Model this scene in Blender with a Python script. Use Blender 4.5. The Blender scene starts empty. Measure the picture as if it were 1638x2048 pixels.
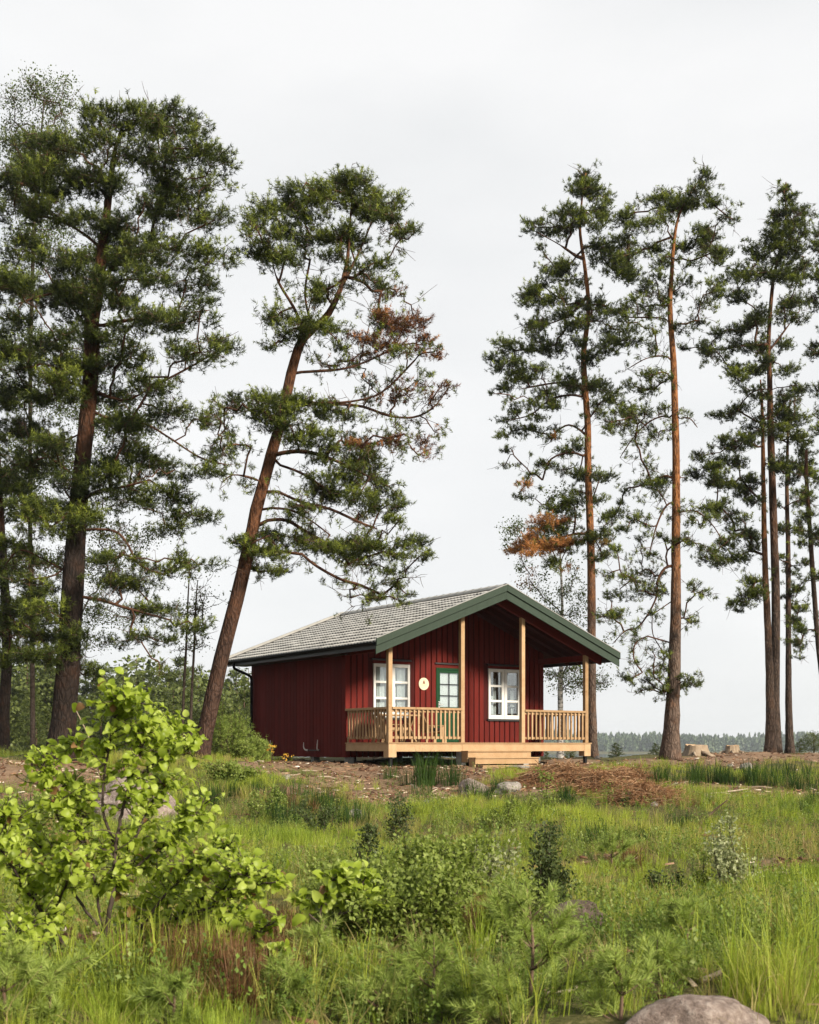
import bpy, math, random
import numpy as np
from mathutils import Vector, Matrix

R = math.radians
rng = np.random.default_rng(11)
random.seed(11)
SC = bpy.context.scene
COL = SC.collection
EYE = 1.6                       # eye height above the low ground in front of the camera

# ------------------------------------------------------------------ camera
cam_d = bpy.data.cameras.new('camera')
cam_d.sensor_fit = 'HORIZONTAL'
cam_d.sensor_width = 24.0
cam_d.lens = 24.0 * 2400 / 1638
cam_d.shift_y = (1492 - 1024) / 1638
cam_d.clip_start = 0.1
cam_d.clip_end = 6000
cam_d.dof.use_dof = True
cam_d.dof.focus_distance = 30.0
cam_d.dof.aperture_fstop = 4.5
cam = bpy.data.objects.new('camera', cam_d)
COL.objects.link(cam)
cam.location = (0, 0, EYE)
cam.rotation_euler = (R(90), 0, 0)
SC.camera = cam

# ------------------------------------------------------------------ light
SUN_DIR = Vector((0.63, -0.63, 0.47)).normalized()
EXPOSURE = 2.65
SKY_GAIN = 0.162
w = bpy.data.worlds.new('World')
SC.world = w
w.use_nodes = True
nt = w.node_tree
nt.nodes.clear()
def N(t, loc=(0, 0), **kw):
    n = nt.nodes.new(t)
    for k, v in kw.items():
        setattr(n, k, v)
    return n
out = N('ShaderNodeOutputWorld')
bg = N('ShaderNodeBackground')
sky = N('ShaderNodeTexSky', sky_type='NISHITA', sun_disc=False)
sky.sun_elevation = math.asin(SUN_DIR.z)
sky.sun_rotation = math.atan2(SUN_DIR.x, SUN_DIR.y)
skym = N('ShaderNodeVectorMath', operation='SCALE')
skym.inputs['Scale'].default_value = 0.10
nt.links.new(sky.outputs[0], skym.inputs[0])
tc = N('ShaderNodeTexCoord')
mp = N('ShaderNodeMapping')
mp.inputs['Scale'].default_value = (1.0, 1.0, 2.6)
nt.links.new(tc.outputs['Generated'], mp.inputs[0])
nz = N('ShaderNodeTexNoise')
nz.inputs['Scale'].default_value = 2.1
nz.inputs['Detail'].default_value = 5
nz.inputs['Roughness'].default_value = 0.5
nt.links.new(mp.outputs[0], nz.inputs['Vector'])
cr = N('ShaderNodeValToRGB')
cr.color_ramp.elements[0].position = 0.30
cr.color_ramp.elements[0].color = (0.84, 0.855, 0.86, 1)
cr.color_ramp.elements[1].position = 0.62
cr.color_ramp.elements[1].color = (1.0, 1.0, 0.995, 1)
nt.links.new(nz.outputs[0], cr.inputs[0])
mixc = N('ShaderNodeMix', data_type='RGBA')
mixc.inputs[0].default_value = 0.93          # closed cloud cover, a little blue sky thinning through
nt.links.new(skym.outputs[0], mixc.inputs[6])
nt.links.new(cr.outputs[0], mixc.inputs[7])
nt.links.new(mixc.outputs[2], bg.inputs[0])
bg.inputs[1].default_value = SKY_GAIN
nt.links.new(bg.outputs[0], out.inputs[0])

sun_d = bpy.data.lights.new('sun', 'SUN')
sun_d.energy = 1.5
sun_d.angle = R(10)
sun_d.color = (1.0, 0.89, 0.73)
sun = bpy.data.objects.new('sun', sun_d)
COL.objects.link(sun)
sun.location = (40, -30, 50)
sun.rotation_euler = SUN_DIR.to_track_quat('Z', 'Y').to_euler()

SC.view_settings.view_transform = 'Standard'
SC.view_settings.look = 'None'
SC.view_settings.exposure = EXPOSURE
SC.view_settings.gamma = 1
SC.view_settings.use_curve_mapping = False
SC.render.engine = 'CYCLES'
SC.cycles.use_denoising = True
SC.cycles.max_bounces = 6
SC.cycles.diffuse_bounces = 3
SC.cycles.transparent_max_bounces = 12
SC.cycles.sample_clamp_indirect = 4

# ------------------------------------------------------------------ materials
MATS = {}
def mat(name):
    m = bpy.data.materials.new(name)
    m.use_nodes = True
    MATS[name] = m
    t = m.node_tree
    b = t.nodes['Principled BSDF']
    return m, t, b
def setin(b, **kw):
    for k, v in kw.items():
        b.inputs[k.replace('_', ' ')].default_value = v
ALB = 0.80                      # overall reflectance level of the painted, wooden, mineral and leafy surfaces
def ramp(t, fac, stops, k=None):
    k = ALB if k is None else k
    stops = [(p, tuple(x * k for x in c)) for p, c in stops]
    r = t.nodes.new('ShaderNodeValToRGB')
    e = r.color_ramp.elements
    while len(e) < len(stops):
        e.new(0.5)
    for i, (p, c) in enumerate(stops):
        e[i].position = p
        e[i].color = (c[0], c[1], c[2], 1)
    t.links.new(fac, r.inputs[0])
    return r.outputs[0]
def noise(t, scale, detail=4, rough=0.55, stretch=None, vec=None, coord='Object'):
    n = t.nodes.new('ShaderNodeTexNoise')
    n.inputs['Scale'].default_value = scale
    n.inputs['Detail'].default_value = detail
    n.inputs['Roughness'].default_value = rough
    if vec is None:
        c = t.nodes.new('ShaderNodeTexCoord')
        vec = c.outputs[coord]
    if stretch:
        m = t.nodes.new('ShaderNodeMapping')
        m.inputs['Scale'].default_value = stretch
        t.links.new(vec, m.inputs[0])
        vec = m.outputs[0]
    t.links.new(vec, n.inputs['Vector'])
    return n.outputs[0]
def mixcol(t, fac, a, b, mode='MIX'):
    n = t.nodes.new('ShaderNodeMix')
    n.data_type = 'RGBA'
    n.blend_type = mode
    for s, v in ((0, fac), (6, a), (7, b)):
        if isinstance(v, (int, float)):
            n.inputs[s].default_value = v
        elif isinstance(v, tuple):
            n.inputs[s].default_value = (v[0], v[1], v[2], 1)
        else:
            t.links.new(v, n.inputs[s])
    return n.outputs[2]
def bump(t, b, h, strength=0.3, dist=0.02):
    n = t.nodes.new('ShaderNodeBump')
    n.inputs['Strength'].default_value = strength
    n.inputs['Distance'].default_value = dist
    t.links.new(h, n.inputs['Height'])
    t.links.new(n.outputs[0], b.inputs['Normal'])
def attr(t, name, kind='GEOMETRY'):
    n = t.nodes.new('ShaderNodeAttribute')
    n.attribute_name = name
    n.attribute_type = kind
    return n.outputs['Fac']
def objrand(t):
    n = t.nodes.new('ShaderNodeObjectInfo')
    return n.outputs['Random']

def paint(name, c, var=0.25, rough=0.75, grain=(14, 14, 1.2)):
    m, t, b = mat(name)
    n1 = noise(t, 3.0, 5, 0.6, grain)
    n2 = noise(t, 1.1, 3)
    k = mixcol(t, 0.5, ramp(t, n1, [(0.3, tuple(x * (1 - var) for x in c)), (0.7, tuple(min(1, x * (1 + var)) for x in c))]),
               ramp(t, n2, [(0.3, tuple(x * (1 - var) for x in c)), (0.7, c)]))
    r = ramp(t, objrand(t), [(0, (1 - var * .7,) * 3), (1, (1 + var * .3,) * 3)], 1)
    k = mixcol(t, 1.0, k, r, 'MULTIPLY')
    t.links.new(k, b.inputs['Base Color'])
    setin(b, Roughness=rough)
    bump(t, b, n1, 0.25, 0.004)
    return m
paint('red_paint', (0.122, 0.0135, 0.010), 0.25)
paint('red_recess_shade', (0.055, 0.007, 0.006), 0.2)  # darker copy of the red: shade between the boards put into the colour
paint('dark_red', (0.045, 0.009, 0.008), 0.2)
paint('green_trim', (0.043, 0.062, 0.047), 0.18)
paint('door_green', (0.011, 0.050, 0.021), 0.12)
paint('white_paint', (0.66, 0.66, 0.64), 0.05, 0.45)
paint('black_board', (0.014, 0.014, 0.015), 0.2, 0.5)
def wood(name, c1, c2, scale, knots=True):
    m, t, b = mat(name)
    c = t.nodes.new('ShaderNodeTexCoord')
    n1 = noise(t, scale, 6, 0.6, (1.0, 1.0, 1.0), c.outputs['Object'])
    n2 = noise(t, scale * 8, 3, 0.6, (1, 1, 1), c.outputs['Object'])
    k = mixcol(t, 0.35, ramp(t, n1, [(0.32, c1), (0.68, c2)]), ramp(t, n2, [(0.35, c1), (0.65, c2)]))
    if knots:
        v = t.nodes.new('ShaderNodeTexVoronoi')
        v.inputs['Scale'].default_value = 2.6
        t.links.new(c.outputs['Object'], v.inputs['Vector'])
        kn = ramp(t, v.outputs['Distance'], [(0.03, (1, 1, 1)), (0.075, (0, 0, 0))], 1)
        k = mixcol(t, kn, k, (c1[0] * .45, c1[1] * .35, c1[2] * .3))
    r = ramp(t, objrand(t), [(0, (0.74, 0.70, 0.64)), (1, (1.10, 1.10, 1.10))], 1)
    k = mixcol(t, 1.0, k, r, 'MULTIPLY')
    t.links.new(k, b.inputs['Base Color'])
    setin(b, Roughness=0.65)
    bump(t, b, n2, 0.2, 0.003)
wood('new_wood', (0.34, 0.215, 0.115), (0.46, 0.325, 0.195), 4)
wood('grey_wood', (0.26, 0.20, 0.15), (0.42, 0.35, 0.27), 6)
wood('dead_wood', (0.30, 0.235, 0.18), (0.50, 0.42, 0.34), 9, False)
wood('bark_stick', (0.10, 0.065, 0.045), (0.22, 0.15, 0.11), 9, False)
wood('cut_wood', (0.42, 0.27, 0.15), (0.62, 0.46, 0.30), 9, False)

m, t, b = mat('black_metal'); setin(b, Base_Color=(0.008, 0.008, 0.009, 1), Roughness=0.62)
bump(t, b, noise(t, 30), 0.05)
m, t, b = mat('steel'); setin(b, Base_Color=(0.62, 0.62, 0.60, 1), Roughness=0.3, Metallic=0.8)
bump(t, b, noise(t, 40), 0.05)
m, t, b = mat('pale_horn')
t.links.new(ramp(t, noise(t, 12), [(0.3, (0.66, 0.63, 0.58)), (0.7, (0.82, 0.80, 0.76))]), b.inputs['Base Color']); setin(b, Roughness=0.4)
m, t, b = mat('flashing'); setin(b, Roughness=0.5)
t.links.new(ramp(t, noise(t, 4), [(0.3, (0.22, 0.22, 0.21)), (0.7, (0.32, 0.315, 0.30))]), b.inputs['Base Color'])
m, t, b = mat('roof_tile')
k = mixcol(t, 0.5, ramp(t, noise(t, 2.5, 5), [(0.3, (0.46, 0.455, 0.44)), (0.7, (0.58, 0.575, 0.555))]),
           ramp(t, objrand(t), [(0, (0.49, 0.485, 0.465)), (1, (0.56, 0.555, 0.535))]))
t.links.new(k, b.inputs['Base Color']); setin(b, Roughness=0.8)
bump(t, b, noise(t, 60), 0.2, 0.004)
m, t, b = mat('concrete')
t.links.new(ramp(t, noise(t, 6, 5), [(0.3, (0.20, 0.20, 0.19)), (0.7, (0.34, 0.34, 0.32))]), b.inputs['Base Color']); setin(b, Roughness=0.9)
m, t, b = mat('curtain')  # cloth whitened to stand in for sky reflected in the panes
t.links.new(ramp(t, noise(t, 5, 3, 0.5, (9, 9, 0.3)), [(0.3, (0.80, 0.80, 0.82)), (0.7, (0.92, 0.92, 0.93))]), b.inputs['Base Color']); setin(b, Roughness=0.9)
m, t, b = mat('inner_wall')
t.links.new(ramp(t, noise(t, 5, 3, 0.5, (6, 6, 0.5)), [(0.3, (0.25, 0.19, 0.13)), (0.7, (0.36, 0.28, 0.19))]), b.inputs['Base Color']); setin(b, Roughness=0.8)
m, t, b = mat('seat_pad'); setin(b, Base_Color=(0.03, 0.03, 0.032, 1), Roughness=0.9)
bump(t, b, noise(t, 50), 0.2)
# glass: mostly clear with a Fresnel reflection
m, t, b = mat('glass')
t.nodes.remove(b)
fr = t.nodes.new('ShaderNodeFresnel'); fr.inputs[0].default_value = 1.5
mul = t.nodes.new('ShaderNodeMath'); mul.operation = 'MULTIPLY_ADD'; mul.inputs[1].default_value = 2.0; mul.inputs[2].default_value = 0.06; mul.use_clamp = True
t.links.new(fr.outputs[0], mul.inputs[0])
tr = t.nodes.new('ShaderNodeBsdfTransparent'); tr.inputs[0].default_value = (0.86, 0.9, 0.9, 1)
gl = t.nodes.new('ShaderNodeBsdfGlossy'); gl.inputs['Roughness'].default_value = 0.02
ms = t.nodes.new('ShaderNodeMixShader')
t.links.new(mul.outputs[0], ms.inputs[0]); t.links.new(tr.outputs[0], ms.inputs[1]); t.links.new(gl.outputs[0], ms.inputs[2])
t.links.new(ms.outputs[0], t.nodes['Material Output'].inputs[0])
m, t, b = mat('sign_wood')
t.links.new(ramp(t, noise(t, 8, 4, 0.5, (1, 1, 8)), [(0.3, (0.62, 0.50, 0.35)), (0.7, (0.74, 0.62, 0.46))]), b.inputs['Base Color']); setin(b, Roughness=0.6)
m, t, b = mat('burnt_mark'); setin(b, Base_Color=(0.10, 0.035, 0.02, 1), Roughness=0.7)
m, t, b = mat('faint_mark'); setin(b, Base_Color=(0.42, 0.36, 0.23, 1), Roughness=0.7)
m, t, b = mat('orange_plastic'); setin(b, Base_Color=(0.70, 0.12, 0.04, 1), Roughness=0.5)
bump(t, b, noise(t, 20), 0.1)

def leafmat(name, ramp_stops, dry=None, trans=0.35, inst=False, rough=0.5, tcol=1.6, spec=0.15):
    """foliage: tone = random tint of a leaf or shoot, plus painted light on pine clump tops, dry = withered brown; part of the light passes through"""
    m, t, b = mat(name)
    c = ramp(t, attr(t, 'tone'), ramp_stops, 1 if inst or name in ('pine_needles', 'alder_leaves', 'sapling_needles') else None)
    if inst:
        c2 = ramp(t, attr(t, 'tint', 'INSTANCER'), inst)
        c = mixcol(t, 1.0, c2, c, 'MULTIPLY')
    if dry:
        c = mixcol(t, attr(t, 'dry'), c, ramp(t, attr(t, 'tone'), dry))
    t.links.new(c, b.inputs['Base Color'])
    setin(b, Roughness=rough)
    b.inputs['Specular IOR Level'].default_value = spec
    tl = t.nodes.new('ShaderNodeBsdfTranslucent')
    t.links.new(mixcol(t, 1.0, c, (tcol, tcol, tcol * 0.6), 'MULTIPLY'), tl.inputs[0])
    ms = t.nodes.new('ShaderNodeMixShader')
    ms.inputs[0].default_value = trans
    t.links.new(b.outputs[0], ms.inputs[1]); t.links.new(tl.outputs[0], ms.inputs[2])
    t.links.new(ms.outputs[0], t.nodes['Material Output'].inputs[0])
    return m
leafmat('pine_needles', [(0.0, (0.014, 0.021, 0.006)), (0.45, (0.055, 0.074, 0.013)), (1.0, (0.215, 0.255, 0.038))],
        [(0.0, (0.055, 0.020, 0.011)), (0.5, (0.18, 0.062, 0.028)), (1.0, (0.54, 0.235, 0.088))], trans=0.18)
leafmat('birch_leaves', [(0.0, (0.04, 0.06, 0.016)), (0.6, (0.080, 0.112, 0.028)), (1.0, (0.15, 0.19, 0.05))],
        [(0.0, (0.16, 0.06, 0.03)), (1.0, (0.35, 0.15, 0.06))], trans=0.3)
leafmat('wood_foliage', [(0.0, (0.036, 0.050, 0.016)), (0.5, (0.080, 0.105, 0.028)), (1.0, (0.165, 0.195, 0.055))], trans=0.2)
leafmat('far_foliage', [(0.0, (0.035, 0.06, 0.030)), (0.5, (0.06, 0.095, 0.045)), (1.0, (0.11, 0.15, 0.065))], trans=0.1)
leafmat('alder_leaves', [(0.0, (0.125, 0.175, 0.016)), (0.5, (0.245, 0.315, 0.036)), (1.0, (0.40, 0.47, 0.12))],
        [(0.0, (0.18, 0.10, 0.04)), (1.0, (0.30, 0.17, 0.07))], trans=0.45, rough=0.42, tcol=1.6, spec=0.22)
leafmat('willow_leaves', [(0.0, (0.095, 0.135, 0.026)), (0.5, (0.19, 0.25, 0.05)), (1.0, (0.33, 0.385, 0.12))], trans=0.35)
leafmat('grey_leaves', [(0.0, (0.17, 0.20, 0.09)), (0.5, (0.28, 0.31, 0.16)), (1.0, (0.40, 0.42, 0.25))], trans=0.3)
leafmat('dark_leaves', [(0.0, (0.030, 0.045, 0.018)), (0.5, (0.060, 0.085, 0.026)), (1.0, (0.12, 0.15, 0.05))], trans=0.25)
leafmat('sapling_needles', [(0.0, (0.105, 0.15, 0.030)), (0.5, (0.205, 0.27, 0.06)), (1.0, (0.35, 0.40, 0.13))], trans=0.3)
leafmat('heather', [(0.0, (0.065, 0.035, 0.018)), (0.5, (0.13, 0.065, 0.030)), (1.0, (0.19, 0.12, 0.05))], trans=0.15)
leafmat('dry_twigs', [(0.0, (0.18, 0.085, 0.040)), (0.5, (0.37, 0.205, 0.105)), (1.0, (0.55, 0.38, 0.23))], trans=0.1)
leafmat('grass_blades', [(0.0, (0.70, 0.70, 0.70)), (1.0, (1.25, 1.25, 1.25))], trans=0.35, rough=0.55,
        inst=[(0.0, (0.30, 0.215, 0.115)), (0.18, (0.32, 0.28, 0.10)), (0.34, (0.33, 0.385, 0.054)), (0.66, (0.235, 0.32, 0.040)), (0.86, (0.06, 0.110, 0.018)), (1.0, (0.024, 0.055, 0.013))])
leafmat('herb_leaves', [(0.0, (0.65, 0.65, 0.65)), (1.0, (1.3, 1.3, 1.3))], trans=0.35,
        inst=[(0.0, (0.25, 0.29, 0.09)), (0.5, (0.165, 0.245, 0.045)), (1.0, (0.085, 0.135, 0.028))])
m, t, b = mat('yellow_petals')
t.links.new(ramp(t, attr(t, 'tone'), [(0, (0.62, 0.26, 0.03)), (1, (0.80, 0.58, 0.08))]), b.inputs['Base Color']); setin(b, Roughness=0.6)

# pine bark: grey-brown plates below, orange flaking bark above
def barkmat(name, h0, h1, low=((0.030, 0.020, 0.016), (0.155, 0.112, 0.088)), high=((0.085, 0.033, 0.014), (0.30, 0.130, 0.050))):
    m, t, b = mat(name)
    c = t.nodes.new('ShaderNodeTexCoord')
    mp = t.nodes.new('ShaderNodeMapping'); mp.inputs['Scale'].default_value = (1, 1, 0.35)
    t.links.new(c.outputs['Object'], mp.inputs[0])
    v = t.nodes.new('ShaderNodeTexVoronoi'); v.inputs['Scale'].default_value = 13; v.feature = 'DISTANCE_TO_EDGE'
    n0 = noise(t, 9, 4, 0.6, None, mp.outputs[0])
    vm = t.nodes.new('ShaderNodeVectorMath'); vm.operation = 'MULTIPLY_ADD'
    t.links.new(mp.outputs[0], vm.inputs[0]); vm.inputs[1].default_value = (1, 1, 1)
    sc = t.nodes.new('ShaderNodeVectorMath'); sc.operation = 'SCALE'; sc.inputs['Scale'].default_value = 0.12
    cn = t.nodes.new('ShaderNodeCombineXYZ')
    for i in range(3): t.links.new(n0, cn.inputs[i])
    t.links.new(cn.outputs[0], sc.inputs[0]); t.links.new(sc.outputs[0], vm.inputs[2])
    t.links.new(vm.outputs[0], v.inputs['Vector'])
    plates = ramp(t, v.outputs['Distance'], [(0.02, low[0]), (0.16, low[1])])
    plates = mixcol(t, 0.5, plates, ramp(t, n0, [(0.35, low[0]), (0.65, low[1])]))
    flake = ramp(t, noise(t, 14, 5, 0.65, (1, 1, 0.3), c.outputs['Object']), [(0.36, high[0]), (0.60, high[1])])
    sp = t.nodes.new('ShaderNodeSeparateXYZ'); t.links.new(c.outputs['Object'], sp.inputs[0])
    mr = t.nodes.new('ShaderNodeMapRange'); mr.inputs[1].default_value = h0; mr.inputs[2].default_value = h1
    t.links.new(sp.outputs[2], mr.inputs[0])
    ad = t.nodes.new('ShaderNodeMath'); ad.operation = 'MULTIPLY_ADD'; ad.inputs[1].default_value = 1.0
    n5 = noise(t, 3, 3); sb = t.nodes.new('ShaderNodeMath'); sb.operation = 'MULTIPLY_ADD'; sb.inputs[1].default_value = 1.2; sb.inputs[2].default_value = -0.6
    t.links.new(n5, sb.inputs[0]); t.links.new(mr.outputs[0], ad.inputs[0]); t.links.new(sb.outputs[0], ad.inputs[2]); ad.use_clamp = True
    t.links.new(mixcol(t, ad.outputs[0], plates, flake), b.inputs['Base Color'])
    setin(b, Roughness=0.9)
    bump(t, b, v.outputs['Distance'], 0.9, 0.06)
    return m
barkmat('pine_bark_left', 5.5, 8.5, low=((0.008, 0.006, 0.0055), (0.034, 0.025, 0.021)), high=((0.030, 0.014, 0.009), (0.12, 0.052, 0.026)))
barkmat('pine_bark_leaning', 2.2, 5.5, low=((0.017, 0.010, 0.008), (0.082, 0.049, 0.037)), high=((0.034, 0.016, 0.010), (0.145, 0.066, 0.034)))
barkmat('pine_bark_right', 3.2, 8.0)
barkmat('pine_bark_grey', 4.5, 12, low=((0.018, 0.013, 0.011), (0.085, 0.062, 0.05)), high=((0.04, 0.02, 0.012), (0.14, 0.066, 0.034)))
m, t, b = mat('limb_bark')
t.links.new(ramp(t, noise(t, 10, 5), [(0.3, (0.035, 0.018, 0.012)), (0.7, (0.125, 0.062, 0.036))]), b.inputs['Base Color']); setin(b, Roughness=0.9)
m, t, b = mat('twig_bark')
t.links.new(ramp(t, noise(t, 14, 3), [(0.3, (0.045, 0.03, 0.022)), (0.7, (0.13, 0.085, 0.06))]), b.inputs['Base Color']); setin(b, Roughness=0.9)
m, t, b = mat('birch_bark')
k = ramp(t, noise(t, 7, 5, 0.6, (1, 1, 3.5)), [(0.40, (0.05, 0.045, 0.042)), (0.52, (0.50, 0.47, 0.44)), (0.8, (0.68, 0.65, 0.62))])
t.links.new(k, b.inputs['Base Color']); setin(b, Roughness=0.8)
m, t, b = mat('alder_bark')
t.links.new(ramp(t, noise(t, 14, 4), [(0.3, (0.030, 0.022, 0.018)), (0.7, (0.105, 0.08, 0.065))]), b.inputs['Base Color']); setin(b, Roughness=0.85)
# stone
def rock(name, c1, c2, c3):
    m, t, b = mat(name)
    n1 = noise(t, 2.3, 7, 0.65)
    n2 = noise(t, 16, 6, 0.75)
    k = mixcol(t, 0.5, ramp(t, n1, [(0.33, c1), (0.66, c2)]), ramp(t, n2, [(0.36, c1), (0.5, c2), (0.66, c3)]))
    t.links.new(k, b.inputs['Base Color']); setin(b, Roughness=0.92)
    bump(t, b, n2, 0.9, 0.06)
rock('boulder_stone', (0.10, 0.072, 0.060), (0.34, 0.27, 0.235), (0.66, 0.585, 0.52))
rock('dark_stone', (0.050, 0.037, 0.030), (0.15, 0.112, 0.092), (0.34, 0.275, 0.235))
rock('pale_stone', (0.17, 0.15, 0.13), (0.32, 0.29, 0.26), (0.46, 0.43, 0.40))
# ground
m, t, b = mat('ground_soil')
c = t.nodes.new('ShaderNodeTexCoord')
n1 = noise(t, 0.9, 6, 0.65, None, c.outputs['Object'])
n2 = noise(t, 7.0, 6, 0.7, None, c.outputs['Object'])
n3 = noise(t, 26.0, 4, 0.7, None, c.outputs['Object'])
soil = mixcol(t, 0.55, ramp(t, n1, [(0.30, (0.115, 0.058, 0.034)), (0.5, (0.20, 0.115, 0.065)), (0.70, (0.33, 0.24, 0.16))]),
              ramp(t, n2, [(0.30, (0.085, 0.045, 0.026)), (0.5, (0.22, 0.125, 0.07)), (0.68, (0.40, 0.31, 0.22))]))
soil = mixcol(t, 0.35, soil, ramp(t, n3, [(0.32, (0.06, 0.035, 0.022)), (0.66, (0.42, 0.32, 0.23))]))
moss = mixcol(t, 0.5, ramp(t, n2, [(0.3, (0.045, 0.036, 0.016)), (0.5, (0.085, 0.085, 0.026)), (0.7, (0.19, 0.15, 0.07))]), ramp(t, n1, [(0.3, (0.085, 0.06, 0.026)), (0.6, (0.075, 0.095, 0.022))]))
moss = mixcol(t, 0.5, moss, ramp(t, n3, [(0.36, (0.022, 0.020, 0.009)), (0.52, (0.10, 0.095, 0.035)), (0.66, (0.26, 0.21, 0.11))]))
k = mixcol(t, attr(t, 'bare'), moss, soil)
t.links.new(k, b.inputs['Base Color']); setin(b, Roughness=0.95)
bump(t, b, n2, 0.7, 0.06)
m, t, b = mat('lake_water'); setin(b, Base_Color=(0.05, 0.075, 0.085, 1), Roughness=0.06)
bump(t, b, noise(t, 0.6, 3), 0.05, 0.2)

# ------------------------------------------------------------------ object helpers
def link(o, parent=None):
    COL.objects.link(o)
    if parent is not None:
        o.parent = parent
    return o
def tag(o, label=None, cat=None, group=None, kind=None):
    if label: o['label'] = label
    if cat: o['category'] = cat
    if group: o['group'] = group
    if kind: o['kind'] = kind
    return o
def empty(name, loc, label, cat, group=None, rotz=0):
    o = bpy.data.objects.new(name, None)
    o.empty_display_size = 0.3
    o.location = loc
    o.rotation_euler = (0, 0, rotz)
    link(o)
    return tag(o, label, cat, group)
def np_mesh(name, V, F, material, attrs=None, smooth=False):
    me = bpy.data.meshes.new(name)
    V = np.ascontiguousarray(V, dtype=np.float32); F = np.ascontiguousarray(F, dtype=np.int32)
    k = F.shape[1]
    me.vertices.add(len(V)); me.vertices.foreach_set('co', V.ravel())
    me.loops.add(F.size); me.loops.foreach_set('vertex_index', F.ravel())
    me.polygons.add(len(F)); me.polygons.foreach_set('loop_start', np.arange(0, F.size, k, dtype=np.int32))
    if smooth:
        me.polygons.foreach_set('use_smooth', np.ones(len(F), dtype=bool))
    if attrs:
        for a, (dom, val) in attrs.items():
            at = me.attributes.new(a, 'FLOAT', dom)
            at.data.foreach_set('value', np.ascontiguousarray(val, dtype=np.float32))
    me.update(calc_edges=True)
    if material: me.materials.append(MATS[material])
    return me
def np_obj(name, V, F, material, parent=None, attrs=None, smooth=False, kind=None):
    V = np.asarray(V, dtype=np.float64)
    top = parent
    while top is not None and top.parent is not None:
        top = top.parent
    if top is not None:                       # V is in world metres; the thing's empty stands at its base
        V = V - np.array(top.location)
    o = bpy.data.objects.new(name, np_mesh(name, V, F, material, attrs, smooth))
    link(o, parent)
    if kind: o['kind'] = kind
    return o
class MB:
    """collects boxes, prisms and tubes; build() links them as one mesh object"""
    def __init__(s): s.v = []; s.f = []
    def add(s, vs, fs):
        n = len(s.v); s.v += [tuple(p) for p in vs]; s.f += [tuple(i + n for i in q) for q in fs]; return s
    def box(s, x0, x1, y0, y1, z0, z1):
        return s.add([(x0, y0, z0), (x1, y0, z0), (x1, y1, z0), (x0, y1, z0), (x0, y0, z1), (x1, y0, z1), (x1, y1, z1), (x0, y1, z1)],
                     [(0, 3, 2, 1), (4, 5, 6, 7), (0, 1, 5, 4), (1, 2, 6, 5), (2, 3, 7, 6), (3, 0, 4, 7)])
    def prism(s, poly, y0, y1):
        n = len(poly)
        vs = [(x, y0, z) for x, z in poly] + [(x, y1, z) for x, z in poly]
        fs = [tuple(range(n)), tuple(range(2 * n - 1, n - 1, -1))] + [(i, i + n, (i + 1) % n + n, (i + 1) % n) for i in range(n)]
        return s.add(vs, fs)
    def prism_x(s, poly, x0, x1):
        n = len(poly)
        vs = [(x0, y, z) for y, z in poly] + [(x1, y, z) for y, z in poly]
        fs = [tuple(range(n - 1, -1, -1)), tuple(range(n, 2 * n))] + [(i, (i + 1) % n, (i + 1) % n + n, i + n) for i in range(n)]
        return s.add(vs, fs)
    def beam(s, p, q, wd, ht, up=(0, 0, 1)):
        p = Vector(p); q = Vector(q); d = (q - p).normalized()
        a = d.cross(Vector(up)).normalized(); bb = a.cross(d).normalized()
        c = [a * (wd / 2) + bb * (ht / 2), a * (-wd / 2) + bb * (ht / 2), a * (-wd / 2) - bb * (ht / 2), a * (wd / 2) - bb * (ht / 2)]
        return s.add([p + k for k in c] + [q + k for k in c], [(0, 1, 2, 3), (7, 6, 5, 4)] + [(i, i + 4, (i + 1) % 4 + 4, (i + 1) % 4) for i in range(4)])
    def tube(s, pts, rad, n=8):
        V, F = tube_np(np.array([tuple(p) for p in pts]), np.array(rad if hasattr(rad, '__len__') else [rad] * len(pts)), n)
        return s.add(V.tolist(), F.tolist())
    def build(s, name, material, parent=None, bevel=0, smooth=False, kind=None):
        me = bpy.data.meshes.new(name)
        me.from_pydata(s.v, [], s.f)
        me.update()
        me.materials.append(MATS[material])
        if smooth:
            for p in me.polygons: p.use_smooth = True
        o = bpy.data.objects.new(name, me)
        link(o, parent)
        if bevel:
            md = o.modifiers.new('edge', 'BEVEL'); md.width = bevel; md.segments = 1; md.limit_method = 'ANGLE'
        if kind: o['kind'] = kind
        return o
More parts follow.
